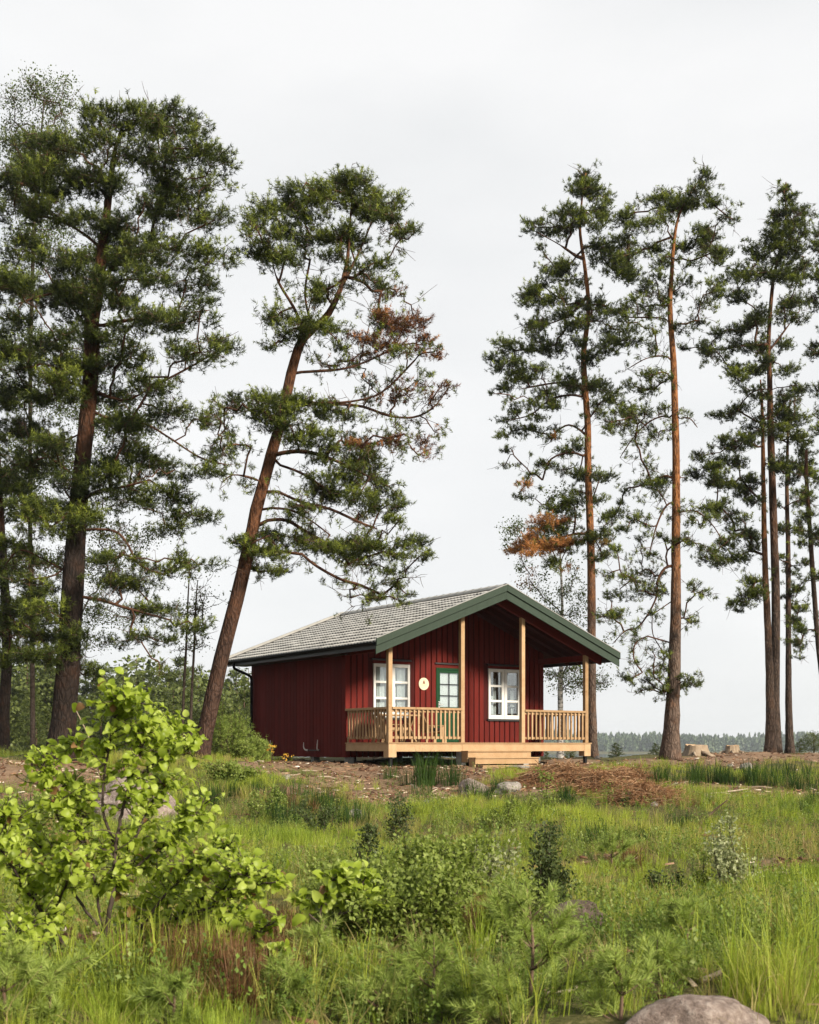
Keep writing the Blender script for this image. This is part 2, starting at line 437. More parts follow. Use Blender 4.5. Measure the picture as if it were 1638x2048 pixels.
def tube_np(P, rad, n=6, rough=0.0, cap=True, seed=0):
    """tapered tube along the points P"""
    P = np.asarray(P, float); k = len(P)
    T = np.gradient(P, axis=0); T /= np.linalg.norm(T, axis=1)[:, None] + 1e-9
    ref = np.array([0.31, 0.95, 0.05]) if abs(T[0, 2]) > 0.6 else np.array([0, 0, 1.0])
    A = np.cross(T, ref); A /= np.linalg.norm(A, axis=1)[:, None] + 1e-9
    B = np.cross(T, A)
    an = np.linspace(0, 2 * np.pi, n, endpoint=False)
    rr = np.repeat(np.asarray(rad, float)[:, None], n, 1)
    if rough:
        g = np.random.default_rng(seed)
        rr = rr * (1 + rough * g.normal(size=rr.shape))
    V = P[:, None, :] + rr[..., None] * (np.cos(an)[None, :, None] * A[:, None, :] + np.sin(an)[None, :, None] * B[:, None, :])
    V = V.reshape(-1, 3)
    i = np.arange(k - 1)[:, None] * n; j = np.arange(n)[None, :]; j2 = (j + 1) % n
    a = (i + j).ravel(); b_ = (i + j2).ravel(); c = (i + n + j2).ravel(); d = (i + n + j).ravel()
    F = np.concatenate([np.stack([a, b_, c], 1), np.stack([a, c, d], 1)])
    if cap:
        V = np.vstack([V, P[-1], P[0]])
        t0 = (k - 1) * n
        F = np.vstack([F, np.stack([t0 + j.ravel(), t0 + j2.ravel(), np.full(n, len(V) - 2)], 1), np.stack([j2.ravel(), j.ravel(), np.full(n, len(V) - 1)], 1)])
    return V, F
def merge(parts):
    vs, fs, n = [], [], 0
    for V, F in parts:
        vs.append(V); fs.append(F + n); n += len(V)
    return np.vstack(vs), np.vstack(fs)
def smooth_path(P, m):
    """Catmull-Rom through the rows of P, m samples; works on any number of columns"""
    P = np.asarray(P, float)
    Q = np.vstack([2 * P[0] - P[1], P, 2 * P[-1] - P[-2]])
    u = np.linspace(0, len(P) - 1 - 1e-6, m); i = u.astype(int); f = (u - i)[:, None]
    a, b_, c, d = Q[i], Q[i + 1], Q[i + 2], Q[i + 3]
    return 0.5 * (2 * b_ + (c - a) * f + (2 * a - 5 * b_ + 4 * c - d) * f ** 2 + (3 * b_ - a - 3 * c + d) * f ** 3)

def at(px, py, Y):
    """surveyed direction (pixel of the photo) and distance -> point in metres"""
    return np.array([(px - 819) / 2400 * Y, Y, (1492 - py) / 2400 * Y + EYE])
def rand_dirs(g, n):
    d = g.normal(size=(n, 3)); return d / np.linalg.norm(d, axis=1)[:, None]
def sstep(a, b_, x):
    u = np.clip((x - a) / (b_ - a), 0, 1); return u * u * (3 - 2 * u)

# ------------------------------------------------------------------ terrain
PY = [-60, 4, 9, 13, 17, 20, 23, 26, 29, 31, 34, 40, 45, 55, 80, 150, 1380, 1480, 1900, 4000]
PZ = [-1.4, -1.36, -1.40, -1.42, -1.30, -1.13, -0.93, -0.75, -0.60, -0.54, -0.51, -0.42, -0.52, -1.3, -4.0, -9.6, -9.6, -6.5, 3, 3]
def bell(x, y, cx, cy, rx, ry): return np.exp(-((x - cx) / rx) ** 2 - ((y - cy) / ry) ** 2)
def gz(x, y):
    x = np.asarray(x, float); y = np.asarray(y, float)
    z = np.interp(y, PY, PZ) + EYE
    z = z + 0.16 * sstep(6, 11, x) * sstep(30, 36, y) * (1 - sstep(42, 55, y))
    z = z + 0.42 * bell(x, y, -8.5, 27, 4.5, 5.5) + 0.14 * bell(x, y, -4.2, 28, 2.2, 4)
    near = 1 - sstep(60, 140, y)
    z = z + near * (0.045 * np.sin(1.1 * x + 0.7 * y) + 0.035 * np.sin(2.3 * x - 1.3 * y + 1) + 0.025 * np.sin(3.9 * x + 2.9 * y))*(1 - 0.8 * bell(x, y, 1.5, 33.5, 6, 5))
    return z
def G(px, py, ymin=4.5, ymax=60):
    """the ground point seen in a direction"""
    ys = np.linspace(ymin, ymax, 4000); xs = (px - 819) / 2400 * ys
    dz = (1492 - py) / 2400 * ys + EYE - gz(xs, ys)
    i = np.where(dz <= 0)[0]
    i = i[0] if len(i) else int(np.argmin(dz))
    return np.array([xs[i], ys[i], float(gz(xs[i], ys[i]))])
BARE = [(-0.4, 25.3, 3.0, 2.6), (-0.4, 28.3, 3.8, 2.4), (-0.6, 22.6, 2.6, 1.4), (1.4, 24.4, 2.2, 1.6), (-2.6, 30.2, 2.4, 1.6), (7.2, 33.5, 3.4, 3.2), (12, 37, 5, 3.6), (7.4, 23.2, 2.0, 0.9),
        (-8.6, 24.5, 3.6, 2.6), (-6.6, 19.5, 1.3, 1.8), (4.4, 13.6, 0.6, 0.8), (1.5, 34, 6.5, 5.5), (-2.7, 8.2, 0.8, 0.8), (-0.5, 21.2, 1.0, 0.5), (5.1, 25.2, 2.2, 1.5), (2.1, 14.2, .6, .5), (3.6, 16.6, 1, .4)]
def bare(x, y):
    x = np.asarray(x, float); y = np.asarray(y, float)
    b_ = np.zeros_like(x)
    for cx, cy, rx, ry in BARE:
        b_ = np.maximum(b_, np.exp(-(((x - cx) / rx) ** 2 + ((y - cy) / ry) ** 2) ** 1.6))
    wob = 0.35 * (np.sin(1.9 * x + 0.8 * y) * np.sin(1.3 * y - 0.9 * x + 2) + 0.6 * np.sin(4.3 * x + 1) * np.sin(3.7 * y))
    return np.clip(sstep(0.25, 0.75, b_ + wob * np.where(b_ > 0.05, 1, 0.25)), 0, 1)
gx = np.unique(np.concatenate([np.linspace(-3000, -200, 12), np.linspace(-200, -26, 14), np.arange(-26, 26.01, 0.22), np.linspace(26, 200, 14), np.linspace(200, 3000, 12)]))
gy = np.unique(np.concatenate([np.linspace(-300, -10, 8), np.arange(-10, 4, 0.6), np.arange(4, 46, 0.22), np.linspace(46, 160, 40), np.linspace(160, 4000, 40)]))
XX, YY = np.meshgrid(gx, gy)
ZZ = gz(XX, YY)
inner = (np.abs(XX) < 28) & (YY > 3) & (YY < 50)
ZZ = ZZ + inner * (rng.normal(size=XX.shape) * 0.012)
nx, ny = len(gx), len(gy)
ii = (np.arange(ny - 1)[:, None] * nx + np.arange(nx - 1)[None, :]).ravel()
ground = np_obj('ground', np.stack([XX.ravel(), YY.ravel(), ZZ.ravel()], 1), np.stack([ii, ii + 1, ii + nx + 1, ii + nx], 1), 'ground_soil',
                attrs={'bare': ('POINT', bare(XX, YY).ravel())}, smooth=True)
tag(ground, 'uneven clearing of soil and moss rising towards the cabin', 'ground', kind='structure')
lake = np_obj('lake', np.array([[-2500, 130, -7.4], [2500, 130, -7.4], [2500, 1460, -7.4], [-2500, 1460, -7.4]], float), np.array([[0, 1, 2, 3]]), 'lake_water')
tag(lake, 'lake water beyond the rise behind the cabin', 'lake', kind='structure')
# ------------------------------------------------------------------ cabin (local x along the porch front, y into the house)
P0 = np.array([-0.525, 30.0])
CU = np.array([0.824, 0.566]); CV = np.array([-0.566, 0.824])
ZB = float(gz(0.5, 32)) - EYE                 # ground level at the cabin, relative to the eye
class CM(MB):
    """cabin builder: heights are given relative to eye level"""
    def add(s, vs, fs):
        return MB.add(s, [(p[0], p[1], p[2] - ZB) for p in vs], fs)
ROT = math.atan2(CU[1], CU[0])
def cabin_world(t, s, z): return np.array([P0[0] + CU[0] * t + CV[0] * s, P0[1] + CU[1] * t + CV[1] * s, z + EYE])
cabin = empty('cabin', (P0[0], P0[1], EYE + ZB), 'red wooden cabin with grey tiled roof, green gable trim and a porch', 'cabin', rotz=ROT)
TR, HALF = 3.46, 4.07
def rz(t): return 4.244 - 0.3963 * abs(t - TR)
W0, W1, D0, D1 = 0.0, 6.9, 2.06, 7.55         # house walls
WB = -0.30
DECK = 0.09
WIN = [(0.88, 2.065, 0.775, 2.222), (4.80, 5.975, 0.775, 2.222)]
DOOR = (2.95, 3.87, 0.11, 2.18)
def wall_cells(L0, L1, zb, ztop, openings, cuts=()):
    """rectangular wall pieces round openings; the top follows ztop(l)"""
    xs = sorted(set([L0, L1] + [o[0] for o in openings] + [o[1] for o in openings] + [c for c in cuts if L0 < c < L1]))
    res = []
    for a, b_ in zip(xs[:-1], xs[1:]):
        mid = (a + b_) / 2
        spans = [(zb, None)]
        for o in openings:
            if o[0] <= mid <= o[1]:
                spans = [(zb, o[2]), (o[3], None)]
        for z0, z1 in spans:
            if z1 is None: res.append([(a, z0), (b_, z0), (b_, ztop(b_)), (a, ztop(a))])
            elif z1 > z0 + .01: res.append([(a, z0), (b_, z0), (b_, z1), (a, z1)])
    return res
under = lambda t: rz(t) - 0.16
op_front = WIN + [DOOR]
front = CM()
for poly in wall_cells(W0 + .1, W1 - .1, WB + .02, under, op_front, (TR,)): front.prism(poly, D0 + .025, D0 + .12)
front = front.build('wall', 'red_recess_shade', cabin); front['label'] = 'red front wall of upright boards'
side_top = lambda s: under(0.0)
left = CM()
for poly in wall_cells(D0 + .025, D1 - .025, WB + .02, side_top, []): left.prism_x(poly, W0 + .025, W0 + .1)
left = left.build('wall', 'red_paint', cabin); left['label'] = 'shaded red side wall'
right = CM()
RW = [(3.42, 3.92, 0.62, 1.80)]
for poly in wall_cells(D0 + .025, D1 - .025, WB + .02, side_top, RW): right.prism_x(poly, W1 - .1, W1 - .025)
right = right.build('wall', 'red_paint', cabin)
back = CM()
for poly in wall_cells(W0 + .1, W1 - .1, WB + .02, under, [], (TR,)): back.prism(poly, D1 - .12, D1 - .003)
back.build('wall', 'red_paint', cabin)
# boards: each one an own piece, gaps between them show the recessed wall
def board_runs(l0, l1, step, wd, zb, ztop, openings, pad=0.0):
    l = l0
    while l < l1 - .05:
        a, b_ = l, min(l + wd, l1)
        spans = [(zb, None)]
        for o in openings:
            if b_ > o[0] - pad and a < o[1] + pad:
                spans = ([(zb, o[2] - .055)] if o[2] - .055 > zb + .05 else []) + [(o[3] + .15, None)]
        for z0, z1 in spans: yield a, b_, z0, z1
        l += step
for a, b_, z0, z1 in board_runs(W0, W1, 0.1867, 0.141, WB, under, op_front):
    zj = z0 + random.uniform(-.004, .004); y0 = D0 + random.uniform(-.002, .002)
    p = [(a, zj), (b_, zj)] + ([(b_, z1), (a, z1)] if z1 is not None else ([(b_, under(b_)), (TR, under(TR)), (a, under(a))] if a < TR < b_ else [(b_, under(b_)), (a, under(a))]))
    CM().prism(p, y0, D0 + .025).build('board', 'red_paint', front)
for a, b_, z0, z1 in board_runs(D0 + .03, D1, 0.1867, 0.168, WB, side_top, []):
    zj = z0 + random.uniform(-.004, .004)
    CM().prism_x([(a, zj), (b_, zj), (b_, side_top(a)), (a, side_top(a))], W0 + random.uniform(-.002, .002), W0 + .025).build('board', 'red_paint', left)
rb = CM()
for a, b_, z0, z1 in board_runs(D0 + .03, D1, 0.1867, 0.141, WB, side_top, RW):
    rb.prism_x([(a, z0), (b_, z0), (b_, z1 or side_top(a)), (a, z1 or side_top(a))], W1 - .025, W1)
rb.build('board', 'red_paint', right, kind='stuff')
# inside: floor, ceiling, partition
CM().box(W0 + .1, W1 - .1, D0 + .12, D1 - .12, -.02, .05).build('floor', 'inner_wall', cabin)
CM().box(W0 + .1, W1 - .1, D0 + .12, D1 - .12, 2.45, 2.50).build('ceiling', 'inner_wall', cabin)
CM().box(W0 + .1, W1 - .1, 5.0, 5.08, .05, 2.45).build('partition', 'inner_wall', cabin)
CM().box(W0 + .08, W1 - .08, D0 + .1, D1 - .1, -.24, -.03).build('floor_frame', 'black_board', cabin)

# windows
def window(o, curtains):
    t0, t1, z0, z1 = o
    f = CM(); ys, ye = D0 - .012, D0 + .07
    bw, mw = .075, .20
    tm = (t0 + t1) / 2
    f.box(t0, t0 + bw, ys, ye, z0, z1).box(t1 - bw, t1, ys, ye, z0, z1)
    f.box(t0 + bw, t1 - bw, ys, ye, z1 - .09, z1).box(t0 + bw, t1 - bw, ys, ye, z0, z0 + .115)
    f.box(tm - mw / 2, tm + mw / 2, ys + .004, ye, z0 + .115, z1 - .09)
    h0, h1 = z0 + .115, z1 - .09
    ph = (h1 - h0 - 2 * .062) / 3
    cols = [(t0 + bw, tm - mw / 2), (tm + mw / 2, t1 - bw)]
    for a, b_ in cols:
        for k in (1, 2):
            zc = h0 + k * ph + (k - 1) * .062
            f.box(a, b_, ys + .010, ye - .01, zc, zc + .062)
    fr = f.build('window', 'white_paint', cabin, bevel=.006)
    for a, b_ in cols:
        for k in range(3):
            zc = h0 + k * (ph + .062)
            CM().box(a, b_, D0 + .030, D0 + .036, zc, zc + ph).build('pane', 'glass', fr)
    ln = CM().box(tm - .006, tm + .006, ys - .001, ys + .004, z0 + .02, z1 - .02).box(t0 + bw, t1 - bw, ys - .001, ys, z0 + .045, z0 + .052)
    ln.build('joint_line', 'flashing', fr)
    # pleated curtains just behind the glass
    for (a, b_, zb_, zt_, yoff) in curtains:
        n = max(6, int((b_ - a) / .022)); c = CM()
        xs = np.linspace(a, b_, n)
        yy = D0 + yoff + .018 * np.sin(np.arange(n) * 1.25) + .006 * np.sin(np.arange(n) * .37)
        vs = [(x, y, zb_) for x, y in zip(xs, yy)] + [(x, y, zt_) for x, y in zip(xs, yy)]
        c.add(vs, [(i, i + 1, i + 1 + n, i + n) for i in range(n - 1)])
        c.build('curtain', 'curtain', fr)
    # drip boards above and below
    CM().prism_x([(D0 - .045, z1 + .085), (D0 + .02, z1 + .085), (D0 + .02, z1 + .135), (D0 - .045, z1 + .115)], t0 - .05, t1 + .03).build('drip_board', 'black_board', fr)
    CM().box(t0 - .01, t1 + .01, D0 + .001, D0 + .024, z1 + .002, z1 + .084).build('head_board', 'red_paint', fr)
    CM().prism_x([(D0 - .05, z0 - .055), (D0 + .02, z0 - .055), (D0 + .02, z0 - .004), (D0 - .05, z0 - .02)], t0 - .05, t1 + .03).build('sill', 'black_board', fr)
    return fr
w1 = window(WIN[0], [(1.08, 1.93, .83, 2.16, .16), (1.72, 1.99, .83, 2.16, .11)])
w1['label'] = 'white six-pane window behind the corner post'
w2 = window(WIN[1], [(4.93, 5.10, .83, 1.45, .15), (5.14, 5.26, .83, 1.95, .22), (5.72, 5.90, 1.15, 1.62, .14), (5.80, 5.92, .84, 1.1, .2), (5.44, 5.50, 1.75, 2.14, .3)])
w2['label'] = 'white six-pane window right of the door'
rw = CM()
t = W1 - .09
a, b_, z0, z1 = RW[0]
rw.box(t, W1 + .01, a, a + .05, z0, z1).box(t, W1 + .01, b_ - .05, b_, z0, z1).box(t, W1 + .01, a + .05, b_ - .05, z0, z0 + .05).box(t, W1 + .01, a + .05, b_ - .05, z1 - .05, z1).box(t, W1 + .005, a + .05, b_ - .05, 1.17, 1.21)
rw = rw.build('window', 'white_paint', cabin)
CM().box(W1 - .05, W1 - .045, a + .05, b_ - .05, z0 + .05, z1 - .05).build('pane', 'glass', rw)
# door
t0, t1, z0, z1 = DOOR
g = (3.09, 3.73, 1.09, 2.04)
d = CM(); ys, ye = D0 - .012, D0 + .07
d.box(t0, t0 + .06, ys, ye, z0, z1).box(t1 - .06, t1, ys, ye, z0, z1).box(t0 + .06, t1 - .06, ys, ye, z1 - .06, z1)
ys += .012
d.box(t0 + .06, g[0], ys, ye, z0, z1 - .06).box(g[1], t1 - .06, ys, ye, z0, z1 - .06).box(g[0], g[1], ys, ye, z0, g[2]).box(g[0], g[1], ys, ye, g[3], z1 - .06)
door = d.build('door', 'door_green', cabin, bevel=.005); door['label'] = 'dark green half-glazed door'
mid = (g[0] + g[1]) / 2
mb = CM().box(mid - .012, mid + .012, ys + .01, ys + .03, g[2], g[3])
hh = (g[3] - g[2]) / 3
for k in (1, 2):
    for a, b_ in ((g[0], mid - .012), (mid + .012, g[1])): mb.box(a, b_, ys + .01, ys + .03, g[2] + k * hh - .012, g[2] + k * hh + .012)
mb.build('glazing_bars', 'black_metal', door)
for k in range(3):
    for a, b_ in ((g[0], mid - .012), (mid + .012, g[1])):
        CM().box(a, b_, ys + .016, ys + .022, g[2] + k * hh + (.012 if k else 0), g[2] + (k + 1) * hh - (.012 if k < 2 else 0)).build('pane', 'glass', door)
CM().box(g[0] - .01, g[1] + .01, ye - .012, ye - .006, g[2] - .01, g[3] + .01).build('reflection_blind', 'curtain', door)  # white sheet behind the door panes, standing in for reflected sky
for k in range(3):
    CM().box(t0 + .16, t1 - .16, ys - .006, ys + .004, .22 + k * .27, .42 + k * .27).build('door_panel', 'door_green', door, bevel=.004)
hd = CM(); hd.box(t0 + .075, t0 + .115, ys - .012, ys + .001, 1.05, 1.24).tube([(t0 + .095, ys - .05, 1.15), (t0 + .095, ys - .05, 1.15), (t0 + .20, ys - .05, 1.15)], .012).tube([(t0 + .095, ys, 1.15), (t0 + .095, ys - .052, 1.15)], .012)
hd.tube([(t0 + .095, ys, 1.225), (t0 + .095, ys - .035, 1.225)], .022, 10)
hd.build('handle', 'steel', door)
CM().prism_x([(D0 - .045, z1 + .10), (D0 + .02, z1 + .10), (D0 + .02, z1 + .15), (D0 - .045, z1 + .13)], t0 - .05, t1 + .05).build('drip_board', 'black_board', door)
CM().box(t0, t1, D0 + .001, D0 + .024, z1 + .002, z1 + .098).build('head_board', 'red_paint', door)

# roof
EAVE_L, EAVE_R = TR - HALF, TR + HALF
S0, S1 = -0.38, 7.86
def slope_poly(ta, tb, up, dn):
    return [(ta, rz(ta) + up), (tb, rz(tb) + up), (tb, rz(tb) + dn), (ta, rz(ta) + dn)]
rf = CM()
rf.prism(slope_poly(EAVE_L + .02, TR, -.075, -.155), S0, S1).prism(slope_poly(TR, EAVE_R - .02, -.075, -.155), S0, S1)
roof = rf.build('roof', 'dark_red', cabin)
TW, TH = 0.2955, 0.338
NC = 28; SLOPE = HALF / math.cos(math.atan(.3963)); NR = 13
th = math.atan(.3963)
prof = np.linspace(0, 1, 13)
def tile_mesh(sign):
    """double-wave clay tile: x along the eave, y up the slope; waves grow towards the open lower lip"""
    V, F = [], []
    wave = .5 - .5 * np.cos(prof * 4 * np.pi)
    rows = [(-.012, .024, .028), (-.010, .044, .030), (.5, .036, .022), (1.12, .008, .012)]
    n = len(prof)
    lip = [(x * (TW + .012), -.012 * TH, rows[0][1] - .022 + rows[0][2] * wv - (0 if True else 0)) for x, wv in zip(prof, wave)]
    grid = []
    for fy, h, amp in rows[1:]:
        grid.append([(x * (TW + .012), fy * TH, h - .022 + amp * wv) for x, wv in zip(prof, wave)])
    allr = [lip] + grid
    for r in allr: V += r
    for r in range(len(allr) - 1):
        for i in range(n - 1):
            q = (r * n + i, r * n + i + 1, (r + 1) * n + i + 1, (r + 1) * n + i)
            F.append(q if sign > 0 else q[::-1])
    return V, F
tV, tF = tile_mesh(1)
# left slope frame: x along the eave towards the back, y up the slope
def tile_world(V, col, row, side):
    res = []
    for x, y, z in V:
        s_ = S0 - .02 + col * TW + x
        l_ = -.03 + row * TH + y
        tt = (EAVE_L + l_ * math.cos(th) - z * math.sin(th)) if side == 0 else (EAVE_R - l_ * math.cos(th) + z * math.sin(th))
        zz = rz(EAVE_L) - .075 + l_ * math.sin(th) + z * math.cos(th)
        res.append((tt, s_, zz))
    return res
tiles = [(c, r) for c in range(NC) for r in range(NR)]
tiles.sort(key=lambda q: q[0] * TW * 0.9 + abs(q[1] - 5) * .05)
single = set(tiles[:296])
tm = None
rest = CM(); rest_r = CM()
base_tile = CM(); 
cx, sx = math.cos(th), math.sin(th)
tile_me = np_mesh('tile', np.array(tV), np.array([f[::-1] for f in tF]), 'roof_tile', smooth=True)
for c, r in tiles:
    j = random.gauss(0, .0025)
    if (c, r) in single:
        o = bpy.data.objects.new('tile', tile_me); link(o, roof)
        # columns: tile x -> local +y, tile y -> up the slope, tile z -> outward normal
        o.matrix_local = Matrix(((0, cx, -sx, EAVE_L + (-.03 + r * TH) * cx), (1, 0, 0, S0 - .02 + c * TW), (0, sx, cx, rz(EAVE_L) - .075 + (-.03 + r * TH) * sx + j - ZB), (0, 0, 0, 1)))
    else:
        rest.add(tile_world(tV, c, r, 0), [f[::-1] for f in tF])
    rest_r.add(tile_world(tV, c, r, 1), tF)
rest.build('tile_field', 'roof_tile', roof, kind='stuff', smooth=True)
rest_r.build('tile_field', 'roof_tile', roof, kind='stuff', smooth=True)
k = 0; s_ = S0
while s_ < S1 - .2:
    c = CM(); n = 9
    vs = []
    for (yy, rr) in ((s_ - .02, .125), (s_ + .36, .108)):
        for i in range(n):
            a = math.pi * (i / (n - 1)) * 1.1 - .16
            vs.append((TR + rr * math.cos(a), yy, rz(TR) - .055 + rr * math.sin(a) * .8))
    c.add(vs, [(i, i + 1, i + 1 + n, i + n) for i in range(n - 1)])
    c.build('ridge_cap', 'roof_tile', roof, smooth=True)
    s_ += .345
# rear verge cover, front verge flashing
for ta, tb in ((EAVE_L - .03, TR), (TR, EAVE_R + .03)):
    CM().prism(slope_poly(ta, tb, .062, -.02), S1 + .005, S1 + .10).build('verge_cover', 'flashing', roof)
    CM().prism(slope_poly(ta, tb, .030, .012), S0 - .082, S0 + .02).build('verge_flashing', 'flashing', roof)
    CM().prism(slope_poly(ta - .004 if ta < 0 else ta, tb + (.004 if tb > TR else 0), .010, -.165), S0 - .075, S0 - .035).build('upper_fascia_board', 'green_trim', roof, bevel=.006)
    CM().prism(slope_poly(ta, tb, -.150, -.375), S0 - .034, S0 - .002).build('lower_fascia_board', 'green_trim', roof, bevel=.006)
    CM().prism(slope_poly(ta, tb, -.01, -.2), S1 + .002, S1 + .03).build('rear_fascia_board', 'black_board', roof)
CM().box(EAVE_L - .002, EAVE_L + .022, S0, S1, rz(EAVE_L) - .25, rz(EAVE_L) - .06).build('eave_board', 'black_board', roof)
CM().box(EAVE_R - .022, EAVE_R + .002, S0, S1, rz(EAVE_R) - .25, rz(EAVE_R) - .06).build('eave_board', 'black_board', roof)
CM().box(EAVE_L + .022, W0 - .004, D0 - .1, S1 - .02, rz(EAVE_L) - .23, rz(EAVE_L) - .21).build('soffit', 'black_board', roof)
# half-round gutter
gut = CM(); n = 8; R0 = .062
gx_, gz_ = EAVE_L - .058, rz(EAVE_L) - .095
for rr, flip in ((R0, False), (R0 - .006, True)):
    vs = []
    for yy, dz in ((S0 + .03, 0), (S1 + .02, -.03)):
        for i in range(n): 
            a = math.pi + math.pi * i / (n - 1); vs.append((gx_ + rr * math.cos(a), yy, gz_ + dz + rr * math.sin(a)))
    fs = [(i, i + 1, i + 1 + n, i + n) for i in range(n - 1)]
    gut.add(vs, fs if flip else [f[::-1] for f in fs])
gut.tube([(gx_ - R0, S0 + .03, gz_), (gx_ - R0, S1 + .02, gz_ - .03)], .008, 6)
gut = gut.build('gutter', 'black_metal', roof, smooth=True)
DS = 7.32
CM().tube(smooth_path([(gx_, DS, gz_ - .05), (gx_, DS, gz_ - .16), (gx_ + .06, DS, gz_ - .25), (-.16, DS + .02, gz_ - .42), (-.075, DS + .03, gz_ - .52), (-.07, DS + .03, gz_ - .7), (-.07, DS + .03, 0.8), (-.07, DS + .03, -.22), (-.16, DS + .03, -.30)], 40), .042, 10).build('downpipe', 'black_metal', cabin, smooth=True)
# porch roof timbers
for ta, tb in ((EAVE_L + .25, TR), (TR, EAVE_R - .25)):
    CM().prism(slope_poly(ta, tb, -.158, -.42), .02, .12).build('rafter', 'red_paint', cabin)
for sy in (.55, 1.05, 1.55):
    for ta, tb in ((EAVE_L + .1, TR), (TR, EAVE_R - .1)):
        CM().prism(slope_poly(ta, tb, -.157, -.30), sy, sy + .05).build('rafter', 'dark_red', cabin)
for tt in (.01, 6.65):
    CM().box(tt, tt + .11, .122, D0 - .003, 2.40, 2.56).build('eave_beam', 'red_paint', cabin)
# posts
POST = [(.01, .13), (2.28, 2.40), (4.33, 4.45), (6.65, 6.77)]
for i, (a, b_) in enumerate(POST):
    CM().prism([(a, DECK), (b_, DECK), (b_, rz(b_) - .42), (a, rz(a) - .42)], .01, .125).build('post', 'new_wood', cabin, bevel=.006)
for a in (0.0, 6.60):
    o = CM().box(a, a + .24, -.006, .23, -.285, DECK - .032).build('corner_block', 'new_wood', cabin, bevel=.005)
    CM().box(a + .08, a + .16, .06, .14, ZB - .1, -.28).build('footing', 'black_metal', cabin)
# deck
for k in range(14):
    y0 = -.025 + k * .1485
    CM().box(-.02, 6.86, y0, y0 + .142, DECK - .03, DECK).build('deck_plank', 'new_wood', cabin)
CM().box(.242, 2.30, .004, .05, -.14, DECK - .031).build('deck_beam', 'new_wood', cabin)
CM().box(2.304, 6.598, -.001, .05, -.14, DECK - .031).build('deck_beam', 'new_wood', cabin)
CM().box(.004, .05, .232, D0 - .01, -.13, DECK - .031).build('deck_beam', 'new_wood', cabin)
CM().box(6.79, 6.836, .232, D0 - .01, -.13, DECK - .031).build('deck_beam', 'new_wood', cabin)
for k in range(6):
    CM().box(.8 + k * 1.05, .85 + k * 1.05, .052, D0 - .01, -.13, DECK - .032).build('joist', 'new_wood', cabin)
for tt, ss in ((2.35, .12), (4.5, .12), (0.2, 2.2), (2.4, 2.2), (4.6, 2.2), (6.7, 2.2), (.2, 4.0), (.2, 5.6), (.2, 7.2), (3.4, 4.6), (6.7, 4.6), (6.7, 7.2), (3.4, 7.2)):
    CM().box(tt - .09, tt + .09, ss - .09, ss + .09, ZB - .25, -.14 if ss < 1 else -.24).build('pier', 'concrete', cabin)
# railings
def railing(a, b_, along, off, nb, stubs=()):
    """along 'x': porch front (y = off); along 'y': porch side (x = off)"""
    def bx(m, l0, l1, o0, o1, z0, z1):
        return m.box(l0, l1, off + o0, off + o1, z0, z1) if along == 'x' else m.box(off + o0, off + o1, l0, l1, z0, z1)
    m = CM()
    bx(m, a - .02, b_ + .02, -.02, .115, .925, .985)
    r = m.build('railing', 'new_wood', cabin, bevel=.004)
    m = CM(); bx(m, a, b_, .035, .075, .185, .245); m.build('bottom_rail', 'new_wood', r)
    m = CM(); bx(m, a, b_, .045, .08, .86, .924); m.build('top_rail', 'new_wood', r)
    for k in range(nb):
        c = a + (b_ - a) * (k + .75) / (nb + .5) + random.uniform(-.004, .004)
        m = CM(); bx(m, c - .023, c + .023, .000, .034, .175, .924)
        m.build('baluster', 'new_wood', r)
    for c in stubs:
        m = CM(); bx(m, c - .023, c + .023, .002, .034, DECK, .174); m.build('stub_leg', 'new_wood', r)
    return r
railing(.131, 2.279, 'x', 0.0, 15, (.72, 1.18, 1.78))
railing(4.452, 6.649, 'x', 0.0, 15, ())
railing(.127, D0 - .01, 'y', 0.012, 13, (1.98,))
railing(.127, D0 - .01, 'y', 6.66, 14, (1.98,))
# steps
steps = empty('front_steps', tuple(cabin_world(3.33, -.5, ZB)), 'pale wooden steps leading up to the porch', 'steps', rotz=ROT)
class SM(MB):
    def add(s, vs, fs): return MB.add(s, [(p[0] - 3.33, p[1] + .5, p[2] - ZB) for p in vs], fs)
for i, (y0, y1, zt) in enumerate(((-.31, -.004, -.125), (-.60, -.30, -.295), (-.88, -.59, -.50))):
    a, b_ = 2.27 + i * .02, 4.42 + i * .02
    for k in range(2):
        ya = y0 + k * (y1 - y0) / 2
        SM().box(a, b_, ya + .004, ya + (y1 - y0) / 2 - .004, zt - .03, zt).build('tread', 'new_wood', steps, bevel=.003)
    SM().box(a + .012, b_ - .012, y0 + .034, y0 + .060, zt - .172, zt - .034).build('riser', 'new_wood', steps)
    if i < 2: 
        for xx in (a + .01, b_ - .05): SM().box(xx, xx + .04, y0 + .062, y1, zt - .30, zt - .031).build('stringer', 'new_wood', steps)
